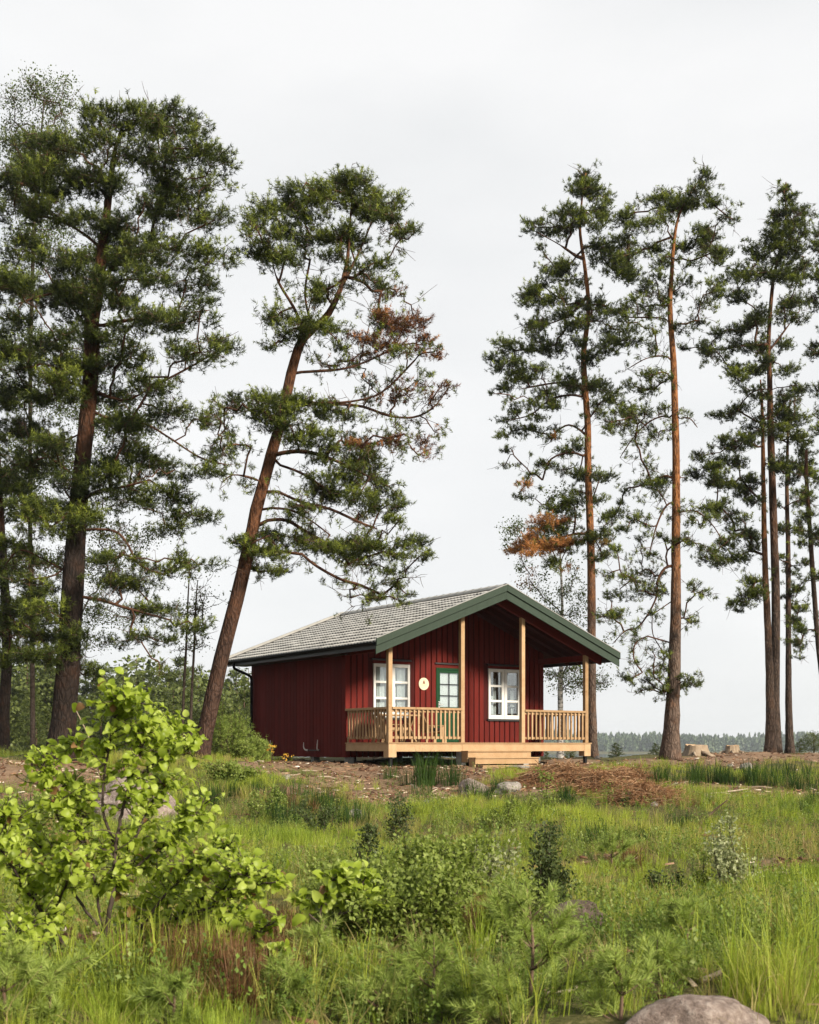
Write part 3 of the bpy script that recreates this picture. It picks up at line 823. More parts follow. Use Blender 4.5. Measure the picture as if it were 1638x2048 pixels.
# sign on the front wall
sgn = empty('sign', tuple(cabin_world(2.519, D0 - .012, 1.713)), 'round pale wooden sign on the red wall left of the door', 'sign', rotz=ROT)
def disc(r, y0, y1, n=40, cx_=0, cz_=0):
    m = MB(); m.prism([(cx_ + r * math.cos(2 * math.pi * i / n), cz_ + r * math.sin(2 * math.pi * i / n)) for i in range(n)], y0, y1); return m
disc(.170, -.012, .010).build('plate', 'sign_wood', sgn, bevel=.003)
em = MB(); em.prism([(-.032, .022), (.032, .022), (.012, .048), (.02, .048), (.004, .085), (0, .09), (-.004, .085), (-.02, .048), (-.012, .048)], -.014, -.011)
em.v = [(x * 1.5, y, .055 + (z - .055) * 1.5) for x, y, z in em.v]
em.build('emblem', 'burnt_mark', sgn)
tx = MB()
x = -.115
while x < .11:                                  # weathered line of lettering, too faint to read
    w_ = random.uniform(.008, .016); tx.box(x, x + w_, -.0135, -.011, -.032 + random.uniform(-.003, .003), -.012 + random.uniform(-.004, .004)); x += w_ + .006
x = -.065
while x < .06:
    w_ = random.uniform(.006, .011); tx.box(x, x + w_, -.0135, -.011, -.066, -.052 + random.uniform(-.003, .003)); x += w_ + .005
tx.build('lettering', 'faint_mark', sgn)
# low racks with pale prongs by the side wall
def prong_rack(s_mid, half, label):
    r = empty('prong_rack', tuple(cabin_world(-.06, s_mid, .0)), label, 'rack', 'racks with pale prongs on the dark side wall', rotz=ROT)
    MB().box(.02, .06, -half, half, -.13, -.10).build('bar', 'black_board', r)
    for sg, hh in ((-1, .17), (1, .10)):
        pts = smooth_path([(.03, sg * (half - .04), -.115), (-.03, sg * (half), -.10), (-.06, sg * (half + .03), -.03), (-.05, sg * (half + .045), hh)], 10)
        MB().tube(pts, np.linspace(.026, .008, 10), 7).build('prong', 'pale_horn', r, smooth=True)
    return r
prong_rack(3.72, .34, 'dark low rack with two pale curved prongs on the side wall')
prong_rack(6.45, .34, 'dark rack with pale prongs near the rear corner beside yellow flowers')

# porch furniture
def place_local(name, t, s_, rot, label, cat, group=None):
    p = cabin_world(t, s_, DECK)
    return empty(name, tuple(p), label, cat, group, rotz=ROT + rot)
tb = place_local('picnic_table', 1.0, 1.28, 0.0, 'wooden picnic table on the porch in front of the left window', 'table')
for k in range(5): MB().box(-.62, .62, -.36 + k * .146, -.36 + k * .146 + .136, .70, .735).build('table_plank', 'new_wood', tb)
for x in (-.48, .48):
    MB().beam((x, -.34, 0), (x, .20, .70), .09, .045, (1, 0, 0)).build('leg', 'new_wood', tb)
    MB().beam((x + .046, .34, 0), (x + .046, -.20, .70), .09, .045, (1, 0, 0)).build('leg', 'new_wood', tb)
MB().box(-.46, .46, -.03, .03, .33, .40).build('stretcher', 'new_wood', tb)
def chair(t, s_, rot, label, cushion):
    c = place_local('porch_chair', t, s_, rot, label, 'chair', 'wooden chairs on the porch')
    for k in range(5): MB().box(-.28, .28, -.26 + k * .10, -.17 + k * .10, .38 - k * .012, .405 - k * .012).build('seat_slat', 'new_wood', c)
    for k in range(5):
        x = -.25 + k * .105
        MB().beam((x + .04, .22, .36), (x + .04, .47, 1.0 + .03 * (2 - abs(k - 2))), .09, .022, (0, -1, .4)).build('back_slat', 'new_wood', c)
    for sx_ in (-1, 1):
        MB().box(sx_ * .31 - .045, sx_ * .31 + .045, -.28, .36, .56, .585).build('armrest', 'new_wood', c)
        MB().box(sx_ * .30 - .022, sx_ * .30 + .022, -.26, -.17, 0, .56).build('leg', 'new_wood', c)
        MB().beam((sx_ * .30, .36, 0), (sx_ * .30, .26, .56), .045, .08, (0, 1, 0)).build('leg', 'new_wood', c)
    MB().box(-.28, .28, -.285, -.262, .30, .40).build('apron', 'new_wood', c)
    c.scale = (.86, .86, .80)
    if cushion: MB().box(-.25, .25, -.20, .22, .40, .50).build('seat_pad', 'seat_pad', c, bevel=.02)
    return c
chair(2.22, 1.20, R(80), 'slatted wooden chair with a black seat pad beside the green door', True)
chair(.52, .62, R(70), 'slatted wooden chair in the porch corner by the corner post', False)
# ------------------------------------------------------------------ trees
def needle_tufts(g, C, A, n, ln, wd, spread=1.0, base=0.06):
    """needle sprays: centres C, shoot axes A; n narrow blades per shoot -> V, F"""
    m = len(C)
    d = g.normal(size=(m, n, 3)); d /= np.linalg.norm(d, axis=2)[..., None]
    d = d * spread + A[:, None, :] * 0.75
    d /= np.linalg.norm(d, axis=2)[..., None]
    s = C[:, None, :] + A[:, None, :] * g.uniform(-base, base, size=(m, n, 1))
    L = ln * g.uniform(.65, 1.15, size=(m, n, 1))
    wv = np.cross(d, g.normal(size=(m, n, 3))); wv /= np.linalg.norm(wv, axis=2)[..., None] + 1e-9
    wv = wv * wd * .5
    V = np.stack([s - wv, s + wv, s + d * L], 2).reshape(-1, 3)
    F = np.arange(len(V)).reshape(-1, 3)
    return V, F
def leaf_quads(g, C, size, droop=0.5, up=0.6):
    """small folded leaves as two triangles"""
    m = len(C)
    d = g.normal(size=(m, 3)); d[:, 2] -= droop; d /= np.linalg.norm(d, axis=1)[:, None]
    nrm = g.normal(size=(m, 3)); nrm[:, 2] += up
    wv = np.cross(d, nrm); wv /= np.linalg.norm(wv, axis=1)[:, None] + 1e-9
    nn = np.cross(wv, d)
    L = (size * g.uniform(.7, 1.2, size=m))[:, None]
    p0 = C; p1 = C + d * L * .5 + wv * L * .36 + nn * L * .06; p2 = C + d * L; p3 = C + d * L * .5 - wv * L * .36 + nn * L * .06
    V = np.stack([p0, p1, p2, p3], 1).reshape(-1, 3)
    i = np.arange(m)[:, None] * 4
    F = np.vstack([i + np.array([[0, 1, 2]]), i + np.array([[0, 2, 3]])])
    return V, F
def make_tree(name, label, cat, Y, trunk, pads, limbs=(), bark='pine_bark_right', leaf='needle', dens=190, seed=1, depth=0.8, flat=1.0, group=None,
              rise=(0.55, -0.25), needle=(0.125, 0.017), nper=20, limb_mat='limb_bark', tone=0.0, root_dx=None, twig_len=1.0, clump_r=0.24, extra=0.3, loose=1.2, front=.35, drytone=-.05):
    g = np.random.default_rng(seed)
    T = np.array([list(at(px, py, Y)) + [wd / 2400 * Y * .5] for px, py, wd in trunk])
    base = T[0].copy()
    gzv = float(gz(base[0], base[1]))
    T[0, 2] = gzv - 0.15
    T[1:, 1] += g.normal(size=len(T) - 1) * .03
    root = empty(name, (base[0], base[1], gzv), label, cat, group)
    TP = smooth_path(T, 44)
    TP[:, 3] = np.maximum(TP[:, 3], .006)
    flare = np.exp(-np.maximum(TP[:, 2] - gzv, 0) / .28)
    TP[:, 3] *= (1 + .28 * flare) * .92
    V, F = tube_np(TP[:, :3], TP[:, 3], 14, .035, True, seed)
    np_obj('trunk', V, F, bark, root, smooth=True)
    tz = TP[:, 2]
    def trunk_xy(z): return np.interp(z, tz, TP[:, 0]), np.interp(z, tz, TP[:, 1])
    ztop = tz.max()
    zlow = min(at(p[0], p[1], Y)[2] for p in pads)
    # nodes of the branching skeleton
    pos, par, lid, hd = [], [], [], []
    tr_idx = np.where(tz > max(zlow - 1.5, gzv + 1))[0]
    for i in tr_idx:
        pos.append(TP[i, :3]); par.append(-1); lid.append(-1); hd.append(0.0)
    n_tr = len(pos)
    branches = []                               # (node index list)
    nl = 0
    def hdist(p):
        x, y = trunk_xy(p[2]); return math.hypot(p[0] - x, p[1] - y)
    for pl in limbs:
        dy = g.normal() * .5 * depth
        k = len(pl)
        pts = np.array([at(px, py, Y) for px, py in pl])
        pts = np.array([at(px, py, Y + dy * (i / max(1, k - 1))) for i, (px, py) in enumerate(pl)])
        pts = smooth_path(pts, max(5, 3 * k))
        i0 = int(np.argmin([np.linalg.norm(pos[q] - pts[0]) for q in range(n_tr)]))
        last = i0; idx = [i0]
        for p in pts[1:]:
            pos.append(p); par.append(last); lid.append(nl); hd.append(hdist(p)); last = len(pos) - 1; idx.append(last)
        branches.append(idx); nl += 1
    pads = list(pads)
    for p in list(pads):                        # boughs in front of and behind the ones that show in outline
        if g.random() < extra:
            k_ = g.normal()
            pads.append((p[0] * .8 + .2 * float(np.interp(-p[1], [-q[1] for q in trunk], [q[0] for q in trunk])) + k_ * p[2] * .6, p[1] + g.normal() * p[3] * .7, p[2] * .9, p[3] * .9) + tuple(p[4:]))
    P = []
    for p in pads:
        px, py, rx, ry = p[:4]
        c0 = at(px, py, Y); x, y = trunk_xy(c0[2])
        lat = abs(c0[0] - x)
        dy = g.normal() * depth * (0.35 + 0.5 * min(lat, 2.2))
        if lat < .9 and g.random() < front: dy = -abs(dy) - .35
        P.append((at(px, py, Y + dy), rx / 2400 * Y, ry / 2400 * Y, p[4] if len(p) > 4 else 'g', p[5] if len(p) > 5 else 1.0))
    P.sort(key=lambda q: hdist(q[0]))
    pad_nodes = []
    for c, rx, ry, kind, sp in P:
        h = hdist(c); f = np.clip((c[2] - zlow) / (ztop - zlow + .01), 0, 1)
        rs = rise[1] + (rise[0] - rise[1]) * f
        A = np.array(pos); H = np.array(hd)
        dist = np.linalg.norm(A - c, axis=1)
        want = c[2] - rs * h
        cost = dist + np.where(np.array(lid) < 0, np.abs(A[:, 2] - want) * .8 + .35, np.where(H < h + .05, 0, 50) + np.maximum(0, A[:, 2] - c[2] - .2) * .5)
        s = int(np.argmin(cost))
        p0 = pos[s]
        L = np.linalg.norm(c - p0)
        k = max(3, int(L / .25) + 2)
        u = np.linspace(0, 1, k)[:, None]
        sag = np.array([0, 0, (.13 if rs > .1 else .16) * L])
        pts = p0 + (c - p0) * u + (4 * u * (1 - u)) * sag * (1 if lid[s] < 0 else .5) * g.uniform(.3, 1.2) + g.normal(size=(k, 3)) * .055 * min(1, L) * (u > 0) * (u < 1)
        li = lid[s]
        if li < 0: li = nl; nl += 1
        last = s; idx = [s]
        for q in pts[1:]:
            pos.append(q); par.append(last); lid.append(li); hd.append(hdist(q)); last = len(pos) - 1; idx.append(last)
        branches.append(idx); pad_nodes.append(idx)
    # pipe-model radii
    cnt = np.zeros(len(pos))
    for idx in branches: cnt[idx[-1]] += 1
    for i in range(len(pos) - 1, n_tr - 1, -1):
        if par[i] >= 0: cnt[par[i]] += cnt[i]
    lim = {}
    for idx in branches:
        pts = np.array([pos[i] for i in idx])
        r = np.array([.0105 + .0125 * math.sqrt(max(cnt[i], 1)) for i in idx]) * (.72 if leaf == 'needle' else .5)
        r[0] = r[1] * 1.15 if idx[0] < n_tr else min(r[0], r[1] * 1.1)
        if cnt[idx[-1]] <= 1: r[-1] *= .5
        lim.setdefault(lid[idx[-1]], []).append(tube_np(pts, r, 6))
    for li in sorted(lim):
        V, F = merge(lim[li])
        np_obj('limb', V, F, limb_mat, root, smooth=True)
    # foliage
    TC, TA, TD, TT, tw = [], [], [], [], []
    for (c, rx, ry, kind, sp), idx in zip(P, pad_nodes):
        ry_ = max(ry, .07) * flat
        rd = rx * .85
        area = math.pi * rx * ry_
        nt_ = max(8, int(dens * 1.9 * area * sp))
        nc = max(2, int(nt_ / 20))
        cc = g.normal(size=(nc, 3)); cc /= np.linalg.norm(cc, axis=1)[:, None]
        cc *= g.uniform(.25, 1, size=(nc, 1)) ** .6
        cen = c + cc * np.array([rx, rd, ry_])
        bp = np.array([pos[i] for i in idx[-max(2, len(idx) // 2):]])
        ptone = g.normal() * .10 + (tone if kind == 'g' else drytone)
        for q in cen:
            s = bp[int(np.argmin(np.linalg.norm(bp - q, axis=1) + g.uniform(0, .25, len(bp))))]
            mid = (s + q) / 2 + g.normal(size=3) * .05
            tw.append((s, mid, q))
            m = max(3, int(nt_ / nc * g.uniform(.6, 1.4)))
            r_ = min(clump_r, max(.09, rx * .8))
            off = g.normal(size=(m, 3)) * np.array([r_ * .56, r_ * .56, r_ * .30])
            out_ = q - np.array([*trunk_xy(q[2]), q[2]]); out_ /= np.linalg.norm(out_) + 1e-6
            ax = off / (np.linalg.norm(off, axis=1)[:, None] + 1e-6) * .7 + np.array([0, 0, .75]) + out_ * .45 + g.normal(size=(m, 3)) * .25
            ax /= np.linalg.norm(ax, axis=1)[:, None]
            TC.append(q + off); TA.append(ax)
            dry = {'g': 0.0, 'b': 1.0, 'y': .6, 'm': float(g.random() < .45)}[kind]
            TD.append(np.full(m, dry) * g.uniform(.75, 1, m)); TT.append(np.clip(.38 + ptone + g.normal(size=m) * .18 + g.normal() * .10 + np.clip(off[:, 2] / r_, -.4, .6) * .55, 0, 1))  # tone rises with height in the clump: lit tops painted into the needles
            for k in range(min(m, 3)): tw.append((q, q + off[k] * .5 + g.normal(size=3) * .015, q + off[k]))
    # loose outer sprays and bare twigs along the limbs
    allb = [i for idx in branches for i in idx[1:]]
    for _ in range(int(len(allb) * loose)):
        i = allb[int(g.integers(len(allb)))]; p0_ = np.array(pos[i])
        d = g.normal(size=3) * np.array([1, 1, .6]) + np.array([0, 0, .15 if leaf == 'needle' else .3]); d /= np.linalg.norm(d)
        L = g.uniform(.18, .55); q = p0_ + d * L; md_ = (p0_ + q) / 2 + g.normal(size=3) * .05 * L + np.array([0, 0, -.04])
        tw.append((p0_, md_, q))
        for k in range(int(g.integers(2, 5))):
            s_ = md_ + (q - md_) * g.uniform(-.5, 1); e_ = s_ + (d * .6 + g.normal(size=3) * .6) * L * .45
            tw.append((s_, (s_ + e_) / 2 + g.normal(size=3) * .015, e_))
            if g.random() < .36:
                m = int(g.integers(2, 6)); TC.append(e_ + g.normal(size=(m, 3)) * .05); ax = g.normal(size=(m, 3)) * .5 + np.array([0, 0, .7]); TA.append(ax / np.linalg.norm(ax, axis=1)[:, None])
                TD.append(np.zeros(m)); TT.append(np.clip(.45 + tone + g.normal(size=m) * .2, 0, 1))
    TC = np.vstack(TC); TA = np.vstack(TA); TD = np.concatenate(TD); TT = np.concatenate(TT)
    tw = np.array(tw)
    tV, tF = strips(tw, .0075, .0035)
    if leaf == 'needle':
        V, F = needle_tufts(g, TC, TA, nper, needle[0] * .80, needle[1] * .76, 1.15)
        k = nper
    else:
        k = 4
        C = (TC[:, None, :] + g.normal(size=(len(TC), k, 3)) * .10).reshape(-1, 3)
        V, F = leaf_quads(g, C, leaf)
    if leaf == 'needle':
        tn = np.repeat(TT, k) + g.normal(size=len(F)) * .08; dr = np.repeat(TD, k)
    else:
        tn = np.tile(np.repeat(TT, k), 2) + g.normal(size=len(F)) * .15; dr = np.tile(np.repeat(TD, k), 2)
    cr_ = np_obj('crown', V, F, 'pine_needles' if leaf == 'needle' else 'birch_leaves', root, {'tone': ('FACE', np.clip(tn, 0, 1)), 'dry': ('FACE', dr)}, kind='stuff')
    np_obj('twigs', tV, tF, 'twig_bark', cr_, kind='stuff')
    return root
def strips(tw, r0, r1):
    """three-sided tapered twigs through triples of points"""
    A = tw; m, k, _ = A.shape
    T = np.gradient(A, axis=1); T /= np.linalg.norm(T, axis=2)[..., None] + 1e-9
    ref = np.array([.3, .5, .81])
    X = np.cross(T, ref); X /= np.linalg.norm(X, axis=2)[..., None] + 1e-9
    Z = np.cross(T, X)
    rr = np.linspace(r0, r1, k)[None, :, None]
    ring = [A + rr * (math.cos(a) * X + math.sin(a) * Z) for a in (0, 2.094, 4.189)]
    V = np.stack(ring, 2).reshape(-1, 3)              # (m,k,3,3)
    base = (np.arange(m)[:, None] * k + np.arange(k - 1)[None, :]).ravel() * 3
    F = []
    for j in range(3):
        j2 = (j + 1) % 3
        F += [np.stack([base + j, base + j2, base + 3 + j2], 1), np.stack([base + j, base + 3 + j2, base + 3 + j], 1)]
    return V, np.vstack(F)

# --- big pine on the left
A_trunk = [(118, 1512, 62), (128, 1420, 54), (140, 1300, 50), (150, 1100, 43), (163, 950, 37), (176, 820, 34), (184, 720, 33), (184, 650, 33), (196, 580, 27), (205, 500, 22), (214, 400, 15), (228, 310, 9), (245, 250, 4)]
A_pads = [(190,235,42,26),(265,240,55,30),(330,250,50,28),(395,250,32,26),(225,290,65,28),(330,310,55,26),(400,300,38,22),(440,330,36,22),(420,370,45,22),(345,370,55,25),(130,280,65,28),(60,300,60,28),(20,350,50,32),(120,350,65,26),(200,360,55,25),(290,400,45,20),(380,420,55,22),(430,440,42,18),(30,420,50,28),(110,430,65,26),(200,440,55,24),(270,480,40,18),(340,500,75,26),(430,510,48,24),(50,500,60,26),(130,520,55,24),(20,570,50,26),(370,560,75,20),(280,560,55,16),(90,600,65,20),(400,625,55,16),(330,640,55,14),(30,650,50,24),(110,680,55,20),(440,690,36,18),(400,705,48,16),
 (280,690,36,12,'g',.7),(30,740,45,24),(120,740,65,20),(230,735,55,17),(210,790,55,20),(300,770,55,18),(110,790,65,20),(340,830,62,15),(60,850,60,26),(400,840,36,12,'g',.7),(250,850,48,18),(110,890,48,20),(30,930,50,26),(210,930,36,16),(290,910,52,20),(350,940,56,20),(410,935,42,12),(130,970,55,22),(200,960,48,18),(260,1000,65,23),(340,990,56,20),(380,1030,46,18),(60,1020,58,24),(150,1030,48,20),(350,1055,46,17),(30,1090,50,24),(230,1120,48,14,'g',.7),(330,1140,52,13,'g',.7),(410,1130,40,10,'g',.6),(260,1170,55,17),(60,1180,58,24),(20,1230,40,24),(300,1215,55,14,'g',.8),(390,1250,36,13,'g',.7),(260,1280,46,15,'g',.7),(70,1270,48,24),(150,1275,30,20),(330,1285,36,11,'g',.6),(165,1350,34,17),(95,1310,40,20),(320,1345,28,9,'g',.5),(15,1310,36,22),(225,520,45,20),(190,560,50,18),(232,600,40,16),(150,565,45,18),(165,625,45,16),(240,455,40,18),(200,665,36,14),(250,665,36,14),(215,480,40,18),(120,760,40,18),(160,730,40,14)]
A_limbs = [[(184, 690), (165, 640), (120, 590), (95, 545)], [(186, 655), (260, 640), (340, 632), (420, 620)], [(180, 780), (250, 800), (310, 770), (360, 745), (440, 700)], [(176, 830), (280, 845), (330, 870), (400, 915), (455, 930)],
           [(160, 960), (120, 930), (80, 900)], [(150, 1060), (220, 1060), (250, 1080), (280, 1130), (330, 1150)], [(142, 1150), (90, 1120), (40, 1100), (10, 1130)], [(138, 1190), (200, 1200), (250, 1215), (340, 1240)]]
A_limbs += [[(190, 620), (150, 585), (90, 590), (30, 610)], [(200, 560), (235, 530), (300, 520)], [(172, 860), (130, 880), (60, 880)], [(155, 1010), (190, 985), (240, 975), (300, 960)], [(146, 1110), (110, 1150), (40, 1160)], [(206, 500), (170, 470), (120, 440), (60, 430)]]
make_tree('pine_tree', 'tallest broad dark pine at the far left with a thick black-brown trunk', 'tree', 26, A_trunk, A_pads, A_limbs, 'pine_bark_left', dens=260, seed=3, depth=1.05, tone=-.08, needle=(.12, .017), extra=.45, front=.7)
# --- leaning pine
B_trunk = [(398, 1528, 36), (418, 1430, 34), (445, 1310, 32), (490, 1130, 29), (515, 1010, 26), (545, 900, 24), (565, 830, 22), (580, 760, 22), (600, 690, 19), (625, 658, 16), (655, 628, 14), (680, 580, 11), (695, 520, 8), (700, 450, 5), (705, 385, 3)]
B_pads = [(575,385,32,16),(620,385,36,18),(670,380,36,18),(690,368,22,13),(750,390,36,22),(788,402,22,22),(785,432,22,13),(530,420,32,16),(500,445,22,16),(590,420,32,18),(660,410,36,18),(740,420,32,18),(520,470,42,18),(570,460,32,16),(620,470,36,16),(690,460,28,16),(830,462,18,12),(700,485,32,16),(510,510,32,14),(560,510,32,12),(680,510,28,12),(760,525,26,12),(720,545,32,12),(750,565,20,14),(650,580,22,12),(630,592,18,12),(560,625,46,10),(530,640,22,9),(610,640,16,9),(600,660,36,13),(650,655,36,12),(570,670,32,11),(540,695,18,10,'g',.7),(680,690,22,7),
 (800,470,36,14,'b',.35),(790,580,22,22,'b',.3),(760,640,30,13,'b',.7),(800,650,32,16,'b',.9),(832,640,26,16,'b',.8),(780,680,36,15,'b',.9),(845,690,32,15,'b',.9),(875,700,20,14,'b',.7),(770,700,24,10,'m',.8),(812,702,18,7,'g',.8),(880,775,24,16,'b',.45),(860,795,18,14,'b',.5),(815,790,26,14,'b',.4),(730,885,28,12,'b',.6),(780,880,22,12,'b',.6),(832,880,24,9,'b',.5),(870,865,12,9,'b',.4),(840,910,40,18,'b',.2),(740,765,20,7,'m',.5),(705,720,30,8,'m',.4),
 (470,810,32,16),(510,800,32,16),(560,800,28,13),(610,810,36,13),(540,835,32,15),(580,850,32,13),(650,820,36,13),(690,830,28,11),(640,870,32,15),(590,880,22,11),(660,900,28,13),(720,915,28,13),(690,940,28,13),(740,930,28,15),(700,965,36,16),(750,960,28,16),(670,960,22,11),(720,990,40,15),(790,985,22,16),(800,1012,18,16),(760,1020,32,15),(795,1040,16,11),
 (430,830,25,9,'g',.5),(420,895,30,9,'g',.35),(480,890,22,9,'g',.5),(450,860,25,7,'g',.4),
 (470,1085,28,11),(500,1090,22,13),(540,1070,22,9),(590,1080,36,13),(640,1090,36,13),(690,1085,36,13),(730,1095,36,13),(560,1105,28,9),(510,1110,18,9),(530,1142,22,8),(570,1142,18,7),(790,1090,36,14),(830,1080,25,14),(842,1110,20,10),(800,1110,28,11),(780,1140,28,10,'g',.7),(812,1140,28,7,'g',.7),(790,1170,13,13),(762,1195,18,6,'g',.7),(815,1190,12,8),(800,1202,13,8),(740,1130,22,7,'g',.6),(600,1012,13,5),(620,1020,11,5)]
B_limbs = [[(588, 745), (640, 742), (690, 737), (740, 720), (800, 690)], [(572, 800), (650, 806), (720, 800), (770, 780), (830, 720)], [(575, 805), (650, 808), (720, 812), (780, 832), (830, 834), (870, 812), (900, 770)],
           [(548, 908), (610, 903), (680, 925), (740, 955)], [(545, 925), (600, 945), (640, 970), (660, 985)], [(540, 975), (600, 1003), (660, 1018), (720, 1045), (755, 1058)],
           [(530, 1015), (580, 1020), (620, 1040), (660, 1070)], [(522, 1042), (570, 1040), (610, 1062), (650, 1085)], [(595, 1100), (630, 1130), (680, 1158), (720, 1170), (765, 1190)], [(618, 690), (590, 620), (555, 560), (540, 500)], [(625, 660), (610, 590), (620, 520)], [(655, 628), (690, 560), (720, 500), (745, 440)],
           [(525, 965), (500, 955), (465, 950), (445, 965)]]
make_tree('pine_tree', 'leaning pine in front of the cabin with withered brown boughs on its right', 'tree', 28, B_trunk, B_pads, B_limbs, 'pine_bark_leaning', dens=270, seed=5, depth=.75, extra=.7, tone=.04, needle=(.115, .017))
# --- first slender pine on the right, behind the cabin
C_trunk = [(1186, 1512, 24), (1184, 1440, 20), (1183, 1300, 19), (1183, 1180, 18), (1180, 1050, 16), (1176, 950, 15), (1175, 850, 14), (1169, 760, 13), (1168, 700, 12), (1177, 620, 10), (1170, 540, 8), (1160, 460, 6), (1164, 400, 4), (1172, 346, 2)]
C_pads = [(1170,358,14,13),(1163,378,22,18),(1187,378,16,16),(1170,392,20,9),(1222,400,18,11),(1130,420,26,13),(1175,425,26,14),(1205,425,22,13),(1150,440,28,13),(1055,443,12,9),(1075,456,22,11),(1100,456,20,9),(1125,456,22,9),(1190,447,28,13),(1085,500,9,7),(1195,490,18,15),(1217,495,22,13),(1205,517,28,13),(1230,545,36,13),(1110,537,32,13),(1140,530,18,11),(1260,547,22,9),(1080,570,28,11),(1125,560,28,9),(1170,560,18,11),(1060,590,22,13),(1110,585,28,11),(1050,610,18,9),(1095,602,32,9),(1180,610,22,13),(1210,612,20,11),(1085,650,22,11),(1140,630,28,11),(1165,645,22,11),(1130,660,28,11),(1060,652,13,7),(1240,660,32,13),(1265,680,22,11),(1220,690,28,11),(1010,690,26,13),(985,715,18,11),(1040,700,28,13),(1080,702,22,11),(1110,700,28,13),(1150,690,22,11),(1175,722,32,11),(1020,732,28,9),(1000,742,16,9),(1060,737,18,7),
 (1010,766,18,13),(1040,757,22,11),(985,788,7,4),(1120,757,13,9,'m'),(1150,766,22,13),(1190,776,28,13),(1220,786,28,11),(1090,786,16,9),(1070,805,16,11),(1110,812,16,9),(1200,806,22,11),(1230,802,18,7),(1030,826,16,7),(1012,842,18,7),(1075,836,18,9),(1190,822,18,9),(1250,832,22,9),(1000,872,16,9,'m'),(1035,860,20,9),(1070,862,26,9),(1145,887,28,7),(1105,876,10,5,'b'),(1020,896,13,9),(1125,900,18,7),(1010,932,11,5),(1090,930,18,9,'g',.6),(1060,946,11,5),(1050,968,22,7,'b'),(1120,940,18,7,'g',.6),(1160,952,18,9),(1200,956,18,13),(1150,982,18,9),(1035,992,9,4),(1140,1002,28,9),(1195,1002,20,9),(1120,1012,28,9),(1150,1022,28,9),(1085,1042,26,9,'b',2.2),(1118,1045,12,9,'b',2.2),(1090,1062,22,9),(1120,1062,18,7),(1060,1070,15,10,'b',2.2),(1033,1095,15,12,'b',2.0),(1080,1092,24,12,'b',2.4),(1112,1092,24,12,'b',2.4),(1137,1090,16,12,'b',2.2),(1172,1080,16,5,'b'),(1190,1075,18,7),(1208,1086,13,5,'y'),(1105,1122,18,7),(1112,1137,22,5,'m'),(1205,1110,13,9),(1215,1042,18,13)]
C_limbs = [[(1168, 785), (1150, 768), (1110, 766), (1040, 778)], [(1170, 795), (1140, 790), (1100, 800), (1060, 830), (1010, 842)], [(1172, 868), (1140, 850), (1115, 862), (1100, 885)], [(1175, 915), (1140, 905), (1100, 920), (1085, 960)], [(1178, 1068), (1150, 1068), (1110, 1078), (1060, 1090)], [(1172, 600), (1130, 635), (1060, 660)], [(1163, 520), (1120, 490), (1075, 465)]]
make_tree('pine_tree', 'slender pine right behind the cabin gable with orange dead sprays on its lower left', 'tree', 39, C_trunk, C_pads, C_limbs, 'pine_bark_right', dens=200, seed=7, depth=.75, extra=.4, drytone=.62, needle=(.13, .02), tone=.02, clump_r=.26)
